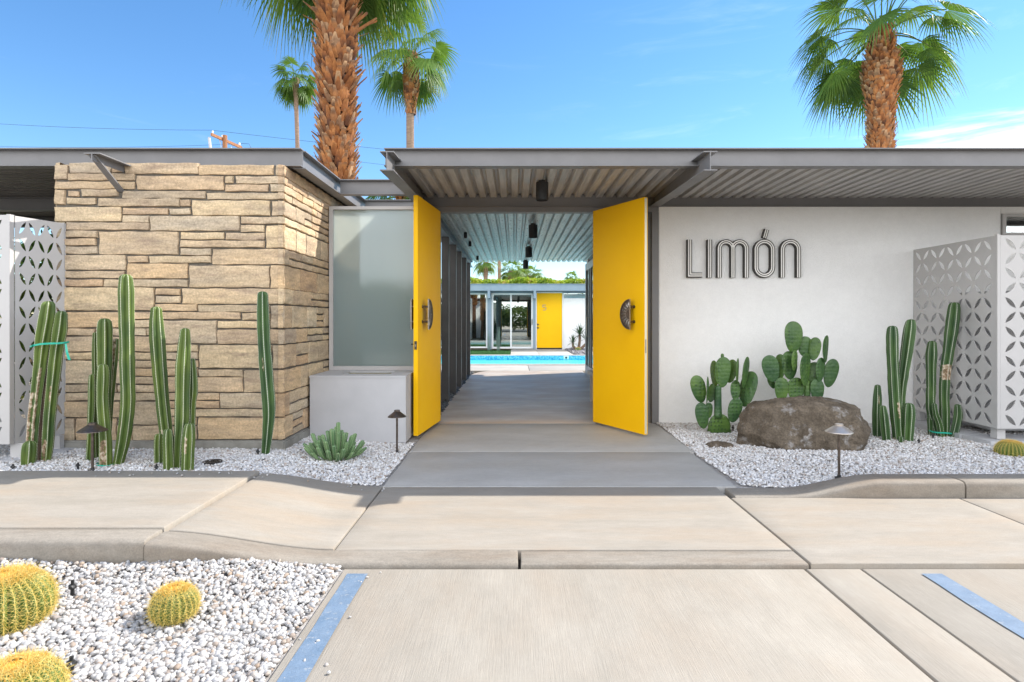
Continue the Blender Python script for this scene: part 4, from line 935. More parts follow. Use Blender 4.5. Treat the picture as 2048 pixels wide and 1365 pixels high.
clump('cactus clump of six stems right of the boulder, two of them tall', T4, 5.9, 0, [
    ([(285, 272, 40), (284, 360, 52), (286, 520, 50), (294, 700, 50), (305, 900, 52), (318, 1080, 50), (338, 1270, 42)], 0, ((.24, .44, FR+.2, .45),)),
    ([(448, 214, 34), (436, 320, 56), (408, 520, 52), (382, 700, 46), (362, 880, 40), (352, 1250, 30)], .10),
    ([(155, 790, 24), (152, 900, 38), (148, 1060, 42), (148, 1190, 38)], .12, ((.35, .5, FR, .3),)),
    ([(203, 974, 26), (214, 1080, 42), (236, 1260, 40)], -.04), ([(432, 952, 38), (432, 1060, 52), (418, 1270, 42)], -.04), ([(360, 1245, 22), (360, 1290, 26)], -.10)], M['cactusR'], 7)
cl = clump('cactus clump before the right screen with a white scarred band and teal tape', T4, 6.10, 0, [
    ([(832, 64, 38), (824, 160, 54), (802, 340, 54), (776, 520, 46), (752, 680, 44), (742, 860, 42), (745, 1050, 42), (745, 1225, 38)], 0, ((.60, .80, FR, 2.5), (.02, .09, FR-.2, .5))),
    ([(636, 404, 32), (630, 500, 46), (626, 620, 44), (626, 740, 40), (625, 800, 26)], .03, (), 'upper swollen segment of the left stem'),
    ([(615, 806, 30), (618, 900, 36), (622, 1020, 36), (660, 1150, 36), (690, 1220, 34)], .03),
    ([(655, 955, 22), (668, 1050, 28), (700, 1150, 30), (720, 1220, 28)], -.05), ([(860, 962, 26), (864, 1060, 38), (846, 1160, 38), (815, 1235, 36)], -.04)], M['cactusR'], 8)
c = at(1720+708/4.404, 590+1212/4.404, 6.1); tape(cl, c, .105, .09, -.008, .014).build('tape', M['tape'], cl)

# ============================================================ PRICKLY PEARS
m = bpy.data.materials.new('prickly_pear_skin'); m.use_nodes = True; t = m.node_tree; n = t.nodes; l = t.links; b = n['Principled BSDF']; b.inputs['Roughness'].default_value = .48
tc = n.new('ShaderNodeTexCoord'); vo = n.new('ShaderNodeTexVoronoi'); vo.inputs['Scale'].default_value = 26; vo.inputs['Randomness'].default_value = .35; l.new(tc.outputs['Object'], vo.inputs['Vector'])
nz = n.new('ShaderNodeTexNoise'); nz.inputs['Scale'].default_value = 7; nz.inputs['Detail'].default_value = 8; l.new(tc.outputs['Object'], nz.inputs['Vector'])
r = n.new('ShaderNodeValToRGB'); l.new(nz.outputs[0], r.inputs[0]); r.color_ramp.elements[0].position = .3; r.color_ramp.elements[0].color = (.022, .07, .022, 1); r.color_ramp.elements[1].position = .72; r.color_ramp.elements[1].color = (.075, .155, .035, 1)
mr = n.new('ShaderNodeMapRange'); l.new(vo.outputs['Distance'], mr.inputs[0]); mr.inputs[1].default_value = .16; mr.inputs[2].default_value = .30; mr.inputs[3].default_value = .8; mr.inputs[4].default_value = 0
oi = n.new('ShaderNodeObjectInfo'); pr = n.new('ShaderNodeValToRGB'); l.new(oi.outputs['Random'], pr.inputs[0]); pr.color_ramp.elements[0].color = (.75, .85, 1.0, 1); pr.color_ramp.elements[1].color = (1.5, 1.3, .9, 1)
pm = n.new('ShaderNodeMix'); pm.data_type = 'RGBA'; pm.blend_type = 'MULTIPLY'; pm.inputs[0].default_value = 1; l.new(r.outputs[0], pm.inputs[6]); l.new(pr.outputs[0], pm.inputs[7])
mx = n.new('ShaderNodeMix'); mx.data_type = 'RGBA'; l.new(mr.outputs[0], mx.inputs[0]); l.new(pm.outputs[2], mx.inputs[6]); mx.inputs[7].default_value = (.02, .045, .02, 1)
at_ = n.new('ShaderNodeAttribute'); at_.attribute_name = 'tint'; n2 = n.new('ShaderNodeTexNoise'); n2.inputs['Scale'].default_value = 60; l.new(tc.outputs['Object'], n2.inputs['Vector'])
ma = n.new('ShaderNodeMath'); ma.operation = 'MULTIPLY_ADD'; l.new(n2.outputs[0], ma.inputs[0]); ma.inputs[1].default_value = .8; l.new(at_.outputs['Fac'], ma.inputs[2]); m2_ = n.new('ShaderNodeMapRange'); m2_.inputs[1].default_value = 1.05; m2_.inputs[2].default_value = 1.2; l.new(ma.outputs[0], m2_.inputs[0])
mx2 = n.new('ShaderNodeMix'); mx2.data_type = 'RGBA'; l.new(m2_.outputs[0], mx2.inputs[0]); l.new(mx.outputs[2], mx2.inputs[6]); mx2.inputs[7].default_value = (.30, .22, .14, 1); l.new(mx2.outputs[2], b.inputs['Base Color'])
bp = n.new('ShaderNodeBump'); bp.inputs['Distance'].default_value = .006; l.new(vo.outputs['Distance'], bp.inputs['Height']); bp.invert = True; l.new(bp.outputs[0], b.inputs['Normal']); M['pear'] = m
def pad(parent, c, a, b_, tilt, yaw, thick, seed, trunk=False):
    """obovate pad: c centre, half width a, half height b_, tilt in the picture plane, yaw about the vertical"""
    rn = random.Random(seed); nu, nv = 36, 30; vs = []; tt = []
    dents = [(rn.uniform(0, 6.28), rn.uniform(0, 3.14), rn.uniform(.02, .05)) for _ in range(3)]
    bend = rn.uniform(-.25, .25)
    for j in range(nv+1):
        ph = math.pi*j/nv; z = -math.cos(ph); w = math.sin(ph)
        w *= (1.0+.17*z+.03*math.sin(3*ph)) if not trunk else 1
        if trunk: w = min(1, w*2.2)*(1-.12*z)
        for i in range(nu):
            th = 2*math.pi*i/nu; x = w*math.cos(th)*(1+.03*math.sin(2*th+seed)); y = w*math.sin(th)
            edge = abs(math.cos(th))**6
            y *= (1+.05*math.sin(5*z+seed))
            p = Vector((x*a, y*thick+bend*z*z*b_*.3, z*b_))
            ct, s2 = math.cos(yaw), math.sin(yaw); p = Vector((p.x*ct-p.y*s2, p.x*s2+p.y*ct, p.z))
            ct, s2 = math.cos(tilt), math.sin(tilt); p = Vector((p.x*ct+p.z*s2, p.y, -p.x*s2+p.z*ct))
            vs.append(c+p); tt.append(.45 if (z < -.75 or (edge > .6 and abs(math.sin(th)) < .25)) else .0)
    fs = [(j*nu+i, j*nu+(i+1) % nu, (j+1)*nu+(i+1) % nu, (j+1)*nu+i) for j in range(nv) for i in range(nu)]
    mb = MB().add(vs, fs, tt)
    o = mb.build('pad' if not trunk else 'trunk_segment', M['pear'], parent, sharp=180); return o
def pear(label, base, Y, pads, seed):
    e = empty('prickly_pear', base, label, 'cactus', 'prickly pears')
    rn = random.Random(seed)
    for i, (tx, ty, ta, tb, tl, dy, *k) in enumerate(pads):
        c = at(1360+tx/5.056, 630+ty/5.056, Y+dy); s_ = (Y+dy)/F/5.056; a, b_ = ta*s_*1.04, tb*s_*1.05
        real = max(a, b_*.5); yaw = math.acos(min(1, a/real*.985+.01))*rn.choice((-1, 1)) if a < real*.95 else rn.uniform(-.15, .15)
        tr = bool(k); pad(e, c, a if tr else real, b_, R(tl), 0 if tr else yaw, a if tr else rn.uniform(.010, .014), seed*31+i, tr)
    return e
pear('smaller prickly pear with thick jointed trunk left of the boulder', (1.84, 6.3, 0), 6.25, [
    (398, 1105, 118, 100, 180, 0), (395, 1160, 112, 80, 180, .05), (225, 1020, 62, 128, -8, -.05), (290, 965, 40, 75, 0, .0), (190, 752, 72, 135, -14, 0), (280, 765, 24, 132, 2, -.06), (326, 790, 38, 92, 12, .06),
    (383, 880, 35, 160, 0, 0, 1), (345, 600, 14, 132, -3, .04), (433, 580, 72, 148, 4, -.02), (428, 425, 16, 32, 0, 0), (520, 572, 42, 115, 10, .08), (580, 570, 30, 126, 2, -.02), (662, 582, 52, 152, 8, 0), (685, 750, 52, 175, 14, .06), (560, 765, 48, 100, 0, 0), (552, 965, 68, 120, 14, 0)], 1)
pear('larger prickly pear rising behind the brown boulder', (3.1, 6.35, 0), 6.3, [
    (1150, 225, 100, 152, 0, 0), (1262, 320, 66, 98, 4, .05), (1360, 345, 44, 112, 8, 0), (1470, 345, 50, 132, 3, 0), (920, 545, 82, 132, -12, 0), (1015, 525, 34, 122, 2, .06), (925, 680, 36, 66, -20, .06), (1110, 512, 82, 138, -4, .03), (1157, 462, 42, 100, 4, -.05), (1265, 552, 70, 160, 3, -.02), (1340, 600, 50, 120, 14, .08), (1418, 556, 56, 118, 4, 0), (1525, 590, 72, 140, 13, .04),
    (1028, 755, 75, 115, 0, 0), (1172, 755, 85, 115, 0, .02), (1285, 770, 30, 100, 0, .05, 1), (1388, 765, 65, 110, 0, 0), (1040, 960, 60, 130, 0, .05), (1180, 960, 60, 130, 0, .05), (1385, 960, 55, 130, 0, .05)], 2)
# ============================================================ CLUMP OF FINGER SUCCULENTS
M['finger'] = cactus_mat('finger_succulent_skin', (.20, .31, .13), (.09, .19, .08), (.55, .58, .40), (.36, .24, .13))
e = empty('finger_succulent', (-1.50, 4.98, .05), 'dense clump of short green finger succulents in front of the fountain box', 'succulent')
rn = random.Random(21)
for i in range(46):
    a = i*2.39996; q = math.sqrt((i+.5)/46); tilt = q*1.15+rn.uniform(-.12, .12)
    b0 = Vector((-1.505+.13*q*math.cos(a), 4.98+.12*q*math.sin(a), .03)); L = (.27-.13*q)*rn.uniform(.8, 1.15); d = Vector((math.cos(a)*math.sin(tilt), math.sin(a)*math.sin(tilt), math.cos(tilt)))
    p1 = b0+d*L*.55; d2 = (d+Vector((0, 0, .55))).normalized(); p2 = p1+d2*L*.6; r_ = rn.uniform(.017, .022)
    pts = [(b0, r_*.8), (p1, r_), (p2, r_*.9)]
    s_ = stem('stem', e, pts, M['finger'], ribs=5, seed=i+400, depth=.22, scars=((0, .05, FR, 3.2),) if q > .6 else ())

# ============================================================ GOLDEN BARREL CACTI
M['barrel'] = mat('barrel_cactus_skin', (.06, .12, .02), (.12, .20, .03), 8, .55)
M['spine'] = mat('golden_spines', (1, 1, 1), None, rough=.45, tintramp=((.70, .52, .10), (.78, .66, .24), (.74, .40, .03)), transl=.2)
M['wool'] = mat('orange_crown_wool', (.85, .36, .02), (.90, .55, .08), 40, .9, bump=.006, bscale=60)
def barrel(c, Rr, H, ribs, label, seed, sl=.030, sink=.25, dens=1.0):
    rn = random.Random(seed); e = empty('barrel_cactus', c, label, 'cactus', 'golden barrel cacti')
    m = ribs*8; nv = 40; vs = []
    def prof(ph): return (Rr*math.sin(ph)**.85 if ph > 0 else 0), H*(-math.cos(ph)*.5+.5)
    zoff = -H*sink
    for j in range(nv+1):
        ph = math.pi*(.12+.86*j/nv); r, z = prof(ph)
        if j > nv*.9: z -= H*.10*((j/nv-.9)/.1)**2
        for k in range(m): a = 2*math.pi*k/m; f = 1-.17*(1-abs(math.cos(ribs*a/2))); vs.append((c[0]+r*f*math.cos(a), c[1]+r*f*math.sin(a), c[2]+z+zoff))
    mb = MB().add(vs, [(j*m+k, j*m+(k+1) % m, (j+1)*m+(k+1) % m, (j+1)*m+k) for j in range(nv) for k in range(m)]); mb.add([vs[nv*m+k] for k in range(m)], [tuple(range(m))])
    mb.build('body', M['barrel'], e, sharp=180)
    s_ = MB()
    def spine(p, d, L, t):
        d = d.normalized(); w_ = d.cross(Vector((rn.random()-.5, rn.random()-.5, rn.random()-.5))).normalized(); w2 = d.cross(w_); th = .0007
        mid = p+d*L*.55+Vector((0, 0, .05*L)); tip = p+d*L+Vector((0, 0, -.10*L))
        s_.add([p+w_*th, p-w_*th*.5+w2*th, p-w_*th*.5-w2*th, mid+w_*th*.7, mid-w_*th*.4+w2*th*.6, mid-w_*th*.4-w2*th*.6, tip], [(0, 1, 4, 3), (1, 2, 5, 4), (2, 0, 3, 5), (3, 4, 6), (4, 5, 6), (5, 3, 6)], t)
    ar = int(14*H/.24/dens*1.0)+4
    for k in range(ribs):
        a = 2*math.pi*k/ribs
        for j in range(ar):
            ph = math.pi*(.34+.63*j/ar); r, z = prof(ph); p = Vector((c[0]+r*math.cos(a), c[1]+r*math.sin(a), c[2]+z+zoff))
            if p.z < c[2]-.03: continue
            out = Vector((math.cos(a)*math.sin(ph), math.sin(a)*math.sin(ph), -math.cos(ph))); side = Vector((-math.sin(a), math.cos(a), 0)); up = side.cross(out)*-1
            top = j/ar
            spine(p, out+up*.1, sl*rn.uniform(.8, 1.1), rn.random()*.6)
            for q in range(7):
                an = 2*math.pi*q/7+rn.uniform(-.25, .25); d = out*rn.uniform(.25, .6)+side*math.cos(an)+up*math.sin(an)
                spine(p, d, sl*rn.uniform(.6, 1.0), rn.random()*.7+(.3*rn.random() if top > .8 else 0))
    for _ in range(int(420*Rr/.12)):
        q = math.sqrt(rn.random())*.62; a = rn.random()*6.28; r = Rr*q; p = Vector((c[0]+r*math.cos(a), c[1]+r*math.sin(a), c[2]+zoff+H*(.965-.16*q*q))); d = Vector((math.cos(a)*q*.9, math.sin(a)*q*.9, 1))+Vector((rn.gauss(0, .3), rn.gauss(0, .3), 0)); spine(p, d, sl*rn.uniform(.5, .9), .55+.45*rn.random())
    s_.build('spines', M['spine'], e)['kind'] = 'stuff'
    wv = []; nn_ = 24
    wm = MB(); wm.lathe((c[0], c[1], c[2]+zoff), [(Rr*.50, H*.90), (Rr*.40, H*.955), (Rr*.2, H*.975), (.002, H*.965)], nn_); wm.build('crown_wool', M['wool'], e, sharp=180)
    return e
barrel((-2.045, 2.36, -.01), .168, .255, 30, 'large golden barrel cactus at the left edge of the front gravel', 1, .042, .24)
barrel((-1.515, 1.79, -.01), .128, .215, 28, 'golden barrel cactus cut by the bottom left corner, nearest the camera', 2, .036, .22)
barrel((-1.392, 2.42, -.01), .088, .150, 22, 'small golden barrel cactus alone in the middle of the front gravel', 3, .031, .24)
barrel((4.40, 5.22, 0), .118, .19, 26, 'small golden barrel cactus before the right metal screen', 4, .024, .32)
# ============================================================ PALMS
M['frond'] = mat('palm_frond', (.8, .85, .8), (1.1, 1.1, 1.1), 5, .5, tintramp=((.05, .115, .03), (.085, .17, .035), (.15, .23, .05), (.42, .34, .07), (.33, .23, .12)), transl=.38, spec=.35)
M['bark'] = mat('palm_boot_bark', (.62, .55, .5), (1.1, 1.05, 1.0), 14, .85, bump=.004, bscale=50, tintramp=((.10, .04, .018), (.30, .115, .035), (.44, .19, .06), (.24, .14, .08), (.55, .36, .20)), stretch=(1, 1, .4))
M['trunk'] = mat('palm_trunk_bark', (.17, .11, .075), (.30, .21, .15), 6, .9, bump=.012, bscale=10, stretch=(.6, .6, 6), bstretch=(.5, .5, 6))
def frond(mb, o, az, el, pl, bl, rn, tint, nseg=34, droop=1.0, spread=105, simple=False):
    """fan frond: o crown point, az/el start direction, pl petiole length, bl blade radius"""
    d = Vector((math.cos(az)*math.cos(el), math.sin(az)*math.cos(el), math.sin(el))); p = Vector(o); pts = [p.copy()]; k = 6
    for i in range(k):
        p = p+d*pl/k; pts.append(p.copy()); d = (d+Vector((0, 0, -.085*droop*(1+.25*i)))).normalized()
    mb.tube(pts, [.016*bl/.9*(1-.5*i/k)+.003 for i in range(k+1)], 5, False, tint*.6+.25)
    s = d.cross(Vector((0, 0, 1)))
    s = s.normalized() if s.length > .05 else Vector((1, 0, 0)); n = s.cross(d).normalized()
    roll = rn.uniform(-.45, .45); s, n = s*math.cos(roll)+n*math.sin(roll), n*math.cos(roll)-s*math.sin(roll)
    st = (.04, .25, .45, .66, .84, 1.0)
    for i in range(nseg):
        ph = R(-spread+2*spread*(i+.5)/nseg)+rn.uniform(-.015, .015); L = bl*(1-.30*(abs(ph)/R(spread))**2)*rn.uniform(.92, 1.06)
        cup = .30; dd = (d*math.cos(ph)+s*math.sin(ph)-n*cup*abs(math.sin(ph))*.6).normalized(); side = (s*math.cos(ph)-d*math.sin(ph)).normalized(); nn = dd.cross(side)
        dphi = 2*R(spread)/nseg; vs = []; dr = rn.uniform(.30, .62)*droop
        for q in st:
            c = p+dd*L*q+Vector((0, 0, -1))*L*dr*max(0, q-.42)**1.6*1.6
            w = q*L*dphi*.54 if q < .5 else .47*L*dphi*.54*max(0, (1-q)/.52)+.0006
            if simple: vs += [c-side*w, c+side*w]
            else: vs += [c-side*w, c+nn*w*.5*(1 if i % 2 else -1), c+side*w]
        m_ = 2 if simple else 3; fs = []
        for j in range(len(st)-1):
            for a in range(m_-1): fs.append((j*m_+a, j*m_+a+1, (j+1)*m_+a+1, (j+1)*m_+a))
        tt = min(1, max(0, tint+rn.uniform(-.08, .08)))
        T = [min(1, tt+(.28 if q > .8 else 0)*rn.random()) for q in st for _ in range(m_)]
        mb.add(vs, fs, T)
def boots(mb, base, top, rfun, rn, ln=.16, ring=.055, per=13, out=.055, h0=0, wild=()):
    H = (top-base).length; ax = (top-base).normalized(); j = 0; z = h0
    while z < H:
        r = rfun(z/H); c = base+ax*z
        for k in range(per):
            a = 2*math.pi*(k+.5*(j % 2))/per+rn.uniform(-.12, .12); o = Vector((math.cos(a), math.sin(a), 0)); s = Vector((-math.sin(a), math.cos(a), 0))
            L = ln*rn.uniform(.65, 1.25); w = r*2*math.pi/per*.52*rn.uniform(.75, 1.2); ot = out*rn.uniform(.4, 1.5); sk = rn.uniform(-.035, .035)*ln/.16
            for (z0, z1, f) in wild:
                if z0 < z/H < z1 and rn.random() < .5: ot *= f*rn.uniform(.6, 1.2); L *= 1.15
            p0 = c+o*(r*.92); p1 = p0+ax*L*.55+o*ot*.55+s*sk*.5; p2 = p0+ax*L+o*ot+s*sk; th = .012*ln/.16
            wt = w*rn.uniform(.25, .7); up = ax*th*.6+o*th
            vs = [p0-s*w, p0+s*w, p0+s*w*.7+o*th*2, p0-s*w*.7+o*th*2, p1-s*w*.85, p1+s*w*.85, p1+s*w*.5+up, p1-s*w*.5+up, p2-s*wt, p2+s*wt+ax*L*rn.uniform(-.12, .12), p2+s*wt*.6+up*.6, p2-s*wt*.6+up*.6]
            t = min(1, max(0, rn.gauss(.42, .24)))
            mb.add(vs, [(3, 2, 6, 7), (7, 6, 10, 11), (1, 0, 4, 5), (5, 4, 8, 9), (0, 3, 7, 4), (4, 7, 11, 8), (2, 1, 5, 6), (6, 5, 9, 10), (8, 11, 10, 9)], [t*.8, t*.8, t, t, t, t, t, t, min(1, t+.3)]*1+[min(1, t+.3)]*3)
        z += ring*rn.uniform(.85, 1.15); j += 1
def palm(label, base, top, rfun, fr, bl, pl, seed, boot=None, simple=False, nseg=34, els=(80, -62), group='fan palms', name='palm_tree', skirt=0, tb=.22, yellow=(), droop=1.0):
    rn = random.Random(seed); base = Vector(base); top = Vector(top); e = empty(name, base, label, 'palm tree', group)
    mb = MB(); n = 26; pts = [base.lerp(top, i/n)+Vector((math.sin(i/n*3+seed)*.04, 0, 0)) for i in range(n+1)]
    mb.tube(pts, [rfun(i/n)*(.92 if boot else 1+.05*(i % 2)) for i in range(n+1)], 18, True); T = mb.build('trunk', M['bark'] if boot and not skirt else M['trunk'], e, sharp=60)
    if boot: b = MB(); boots(b, base, top, rfun, rn, **boot); b.build('leaf_bases', M['bark'], T)
    c = MB()
    for i in range(fr):
        q = (i+.5)/fr; el = R(els[0]+(els[1]-els[0])*q**.95+rn.uniform(-6, 6)); az = i*2.39996+rn.uniform(-.2, .2)
        if el < R(8 if seed in (3, 8) else -14) and math.sin(az) < -.42: az = -az
        t = tb+.16*q*rn.random()+rn.uniform(-.08, .1)
        o = top+Vector((math.cos(az), math.sin(az), 0))*rfun(1)*.5+Vector((0, 0, -.22*bl*q+.05))
        frond(c, o, az, el, pl*rn.uniform(.85, 1.1), bl*rn.uniform(.85, 1.1), rn, max(0, t), nseg, droop, simple=simple)
    for (az, el, dz, tt, ll) in yellow: frond(c, top+Vector((0, 0, dz)), az, R(el), pl*ll, bl*.8, rn, tt, nseg, 1.3, 80, simple)
    if skirt:
        for i in range(skirt):
            az = -1.9+rn.uniform(-.7, .7); c.tube([top+Vector((math.cos(az)*rfun(1), math.sin(az)*rfun(1), -.5-.3*rn.random())), top+Vector((math.cos(az)*.26+rn.uniform(-.1, .1), math.sin(az)*.2, -1.5-.7*rn.random()))], [.012, .004], 3, False, .95+.05*rn.random())
    c.build('crown', M['frond'], e)
    return e
bt = at(676, 797, 9.0); tp = at(676, -48, 9.0)
palm('huge shaggy orange palm trunk rising behind the gap between the roofs', (bt.x, 9.0, -.05), (tp.x-.02, 9.0, 7.75), lambda q: .205+.075*q**1.5, 34, 1.0, 1.15, 3,
     boot=dict(ln=.17, ring=.066, per=16, out=.11, h0=2.2, wild=((.71, .76, 2.2), (.83, .87, 1.6), (.60, .63, 1.7))), els=(60, -58), nseg=40, tb=.22, droop=1.25)
bt = at(1756, 755, 14.0)
palm('stout palm with shaggy bulging trunk and full crown above the right roof', (bt.x, 14.0, -.05), at(1763, 62, 14.0), lambda q: .255+.125*math.exp(-((q-.86)/.06)**2)-.07*max(0, q-.92)/.08, 34, 1.0, 1.2, 8,
     boot=dict(ln=.16, ring=.058, per=17, out=.085, h0=3.6), els=(86, -30), nseg=38, tb=.20, droop=1.15)
palm('small slender palm seen left of the huge trunk', (at(604, 700, 36).x, 36, -.05), at(590, 158, 36), lambda q: .125 if q < .92 else .125+.10*(q-.92)/.08, 26, .98, .75, 12, simple=True, nseg=18, els=(82, -58), tb=.12, droop=1.2)
bt = at(823, 700, 24)
palm('mid-distance palm right of the huge trunk, with one hanging yellow frond', (bt.x, 24, -.05), at(822, 112, 24), lambda q: .19 if q < .66 else (.19-.02 if q < .82 else .17+.14*math.sin(math.pi*(q-.82)/.20)), 26, 1.1, 1.1, 15, boot=dict(ln=.22, ring=.13, per=9, out=.06, h0=9.6), simple=True, nseg=26, els=(86, -32), skirt=90, tb=.22,
     yellow=((.15, -60, -1.35, .80, .25), (3.4, -30, -.2, .3, 1.0), (-.3, -28, 0, .4, 1.15)), droop=1.25)
p = MB()
# low palm just behind the cross beams, and a short stub at the far left
palm('low young palm peeking between the two cross beams', (at(800, 700, 10.5).x, 10.5, -.05), at(806, 392, 10.5), lambda q: .13, 16, .55, .35, 19, boot=dict(ln=.12, ring=.08, per=9, out=.05, h0=1.2), nseg=24, els=(50, -20), tb=.15)
palm('short shaggy palm stump glimpsed over the left metal screen', (-6.35, 8.6, -.05), (-6.35, 8.6, 2.7), lambda q: .26, 12, .8, .8, 20, boot=dict(ln=.2, ring=.08, per=12, out=.08, h0=.3), nseg=24, els=(60, -10), tb=.2)
for (px, py, Y, rr, s_, lb, lean) in ((972, 524, 44, 1.6, 31, 'far leaning palm at the left end of the clipped hedge', -8), (998, 440, 50, 1.5, 32, 'far bare straight palm trunk beside the leaning palm', 0), (1022, 543, 40, 1.35, 33, 'bushy far palm in the middle over the hedge', 0), (1046, 541, 60, 1.5, 34, 'thin far palm behind the last cylinder downlight', 0), (1062, 552, 42, 1.3, 35, 'low bushy far palm right of the last cylinder downlight', 0), (1142, 556, 60, 1.1, 36, 'tiny far palm tip over the right part of the hedge', 0)):
    b0 = at(px+lean, 700, Y); palm(lb, (b0.x, Y, -.05), at(px, py, Y), lambda q, Y=Y: .12+.05*q, 18 if rr > 1.4 else 26, rr*.45, rr*.36, s_, simple=True, nseg=14, els=(84, -40), group='far palms', tb=.3)
# ============================================================ LEAFY PLANTS
def leafmass(name, parent, box, n, size, ramp, seed, mname, kind=None, shape=None):
    rg = np.random.default_rng(seed); c = rg.random((n, 3)); 
    X = box[0]+(box[1]-box[0])*c[:, 0]; Y = box[2]+(box[3]-box[2])*c[:, 1]; Z = box[4]+(box[5]-box[4])*c[:, 2]**.7
    if shape: X, Y, Z = shape(c, X, Y, Z, rg)
    P = np.stack([X, Y, Z], 1); a = rg.normal(0, 1, (n, 3)); a /= np.linalg.norm(a, axis=1)[:, None]; b = np.cross(a, rg.normal(0, 1, (n, 3))); b /= np.linalg.norm(b, axis=1)[:, None]
    s = size*(.6+.8*rg.random(n))[:, None]
    V = np.stack([P-a*s, P-b*s*.42, P+a*s, P+b*s*.42], 1).reshape(-1, 3)
    clump_ = (np.sin(P[:, 0]*5.1+np.sin(P[:, 2]*7))*np.sin(P[:, 1]*4.3+P[:, 2]*3)+1)/2
    t = np.repeat(np.clip(clump_*.7+rg.normal(0, .18, n)+.15, 0, 1), 4)
    if mname not in M: M[mname] = mat(mname, (.85, .85, .85), (1.1, 1.1, 1.1), 8, .5, tintramp=ramp, transl=.35)
    o = npmesh(name, V, np.arange(4*n).reshape(-1, 4), M[mname], t, parent)
    if kind: o['kind'] = kind
    return o
e = empty('hedge', (0, 27.2, 0), 'long clipped sunny yellow-green hedge rising behind the far roof', 'hedge')
def hs_(c, X, Y, Z, rg): return X, Y, np.where(c[:, 2] > .3, Z+.05*np.sin(X*2.1)+.03*np.sin(X*5.3)+.02, Z)
leafmass('foliage', e, (-7, 8, 26.8, 27.7, 1.9, 3.06), 42000, .062, ((.07, .15, .015), (.16, .28, .02), (.28, .40, .03), (.36, .44, .04), (.44, .34, .10)), 3, 'hedge_leaves', shape=hs_)
MB().box(-7, 8, 27.0, 27.5, -.05, 2.6).build('stems', mat('hedge_core', (.03, .05, .01), (.06, .08, .02), 9, .9, bump=.05, bscale=8), e)
SHR = ((.03, .06, .015), (.07, .12, .025), (.12, .17, .04), (.10, .12, .03))
def bush(label, x, y, r, h, seed, n=5200, ramp=SHR, mname='shrub_leaves', size=.045, grp='garden shrubs'):
    e = empty('shrub', (x, y, 0), label, 'shrub', grp)
    def sh(c, X, Y, Z, rg):
        a = c[:, 0]*2*np.pi; ph = np.arccos(1-1.7*c[:, 1]); q = (.55+.45*rg.random(len(a))**.5)*(1+.18*np.sin(a*3+seed)+.14*np.sin(ph*5+a*2))
        return x+r*q*np.sin(ph)*np.cos(a), y+r*q*np.sin(ph)*np.sin(a), h*.5+h*.5*q*np.cos(ph)
    leafmass('foliage', e, (0, 1, 0, 1, 0, 1), n, size, ramp, seed, mname, shape=sh)
    st_ = MB(); rn = random.Random(seed)
    for _ in range(7): a = rn.random()*6.28; st_.tube([(x, y, -.05), (x+math.cos(a)*r*.25, y+math.sin(a)*r*.25, h*.4), (x+math.cos(a)*r*.6, y+math.sin(a)*r*.6, h*.75)], [.025, .015, .006], 6)
    st_.build('stems', M['trunk'], e)
bush('dark green shrub seen through the cut-outs of the left screen', -5.0, 6.5, .8, 1.9, 4); bush('yellow-green shrub at the far left under the patio roof', -7.0, 7.2, .9, 2.0, 5, ramp=((.08, .12, .02), (.2, .22, .03), (.3, .28, .05)), mname='yellow_green_shrub_leaves')  # second shrub has its own yellow-green leaf colours
bush('unseen shrub added behind the frosted glass to darken its lower part', -1.62, 7.02, .42, 1.25, 8, 3000); bush('leafy garden shrub behind the left patio', -5.2, 9.6, 1.1, 2.3, 6); bush('tall garden shrub beyond the left patio roof', -8.4, 10.5, 1.4, 2.6, 7)  # side-court shrub added unseen, to darken the lower frosted glass
# plants across the street: what the glass reflects
for i, (x, y, r, h) in enumerate(((-13, -17, 3.2, 3.6), (-6.5, -18, 3.0, 3.0), (0, -17, 3.0, 2.6), (7, -18.5, 3.6, 3.8), (15, -17, 3.2, 3.2), (24, -19, 4, 4))):
    bush(('big roadside shrub across the street, at its %s' % ('left end', 'left middle', 'centre', 'right middle', 'right', 'far right end')[i]), x, y, r, h, 40+i, 5000, size=.16, grp='roadside shrubs across the street')
tq = MB()
# yucca by the far door
e = empty('yucca', (2.55, 22.9, 0), 'spiky dark yucca clump against the far white wall', 'plant')
M['yucca'] = mat('yucca_leaf', (1, 1, 1), None, rough=.45, tintramp=((.02, .055, .025), (.05, .11, .04), (.10, .17, .06)))
lf = MB(); tk = MB(); rn = random.Random(9)
for (x, y, h, n, L) in ((2.55, 22.9, .62, 70, .52), (2.28, 22.8, .30, 40, .40), (2.80, 22.9, .45, 40, .42)):
    tk.tube([(2.5, 22.9, -.02), (x, y, h*.6), (x, y, h)], [.06, .05, .05], 8)
    for i in range(n):
        az = i*2.39996; el = R(88-115*(i/n)); d = Vector((math.cos(az)*math.cos(el), math.sin(az)*math.cos(el), math.sin(el))); s = d.cross(Vector((0, 0, 1))).normalized()*.016; o = Vector((x, y, h)); l_ = L*rn.uniform(.8, 1.1)
        a, b_, c_ = o, o+d*l_*.5, o+d*l_+Vector((0, 0, -.05)); lf.add([a-s*.7, a+s*.7, b_+s, b_-s, c_], [(0, 1, 2, 3), (3, 2, 4)], rn.random())
lf.build('leaves', M['yucca'], e); tk.build('trunk', M['trunk'], e)
e = barrel((2.42, 22.3, 0), .11, .2, 14, 'tiny golden barrel cactus at the foot of the yucca', 9, .03, .2, 2.5)

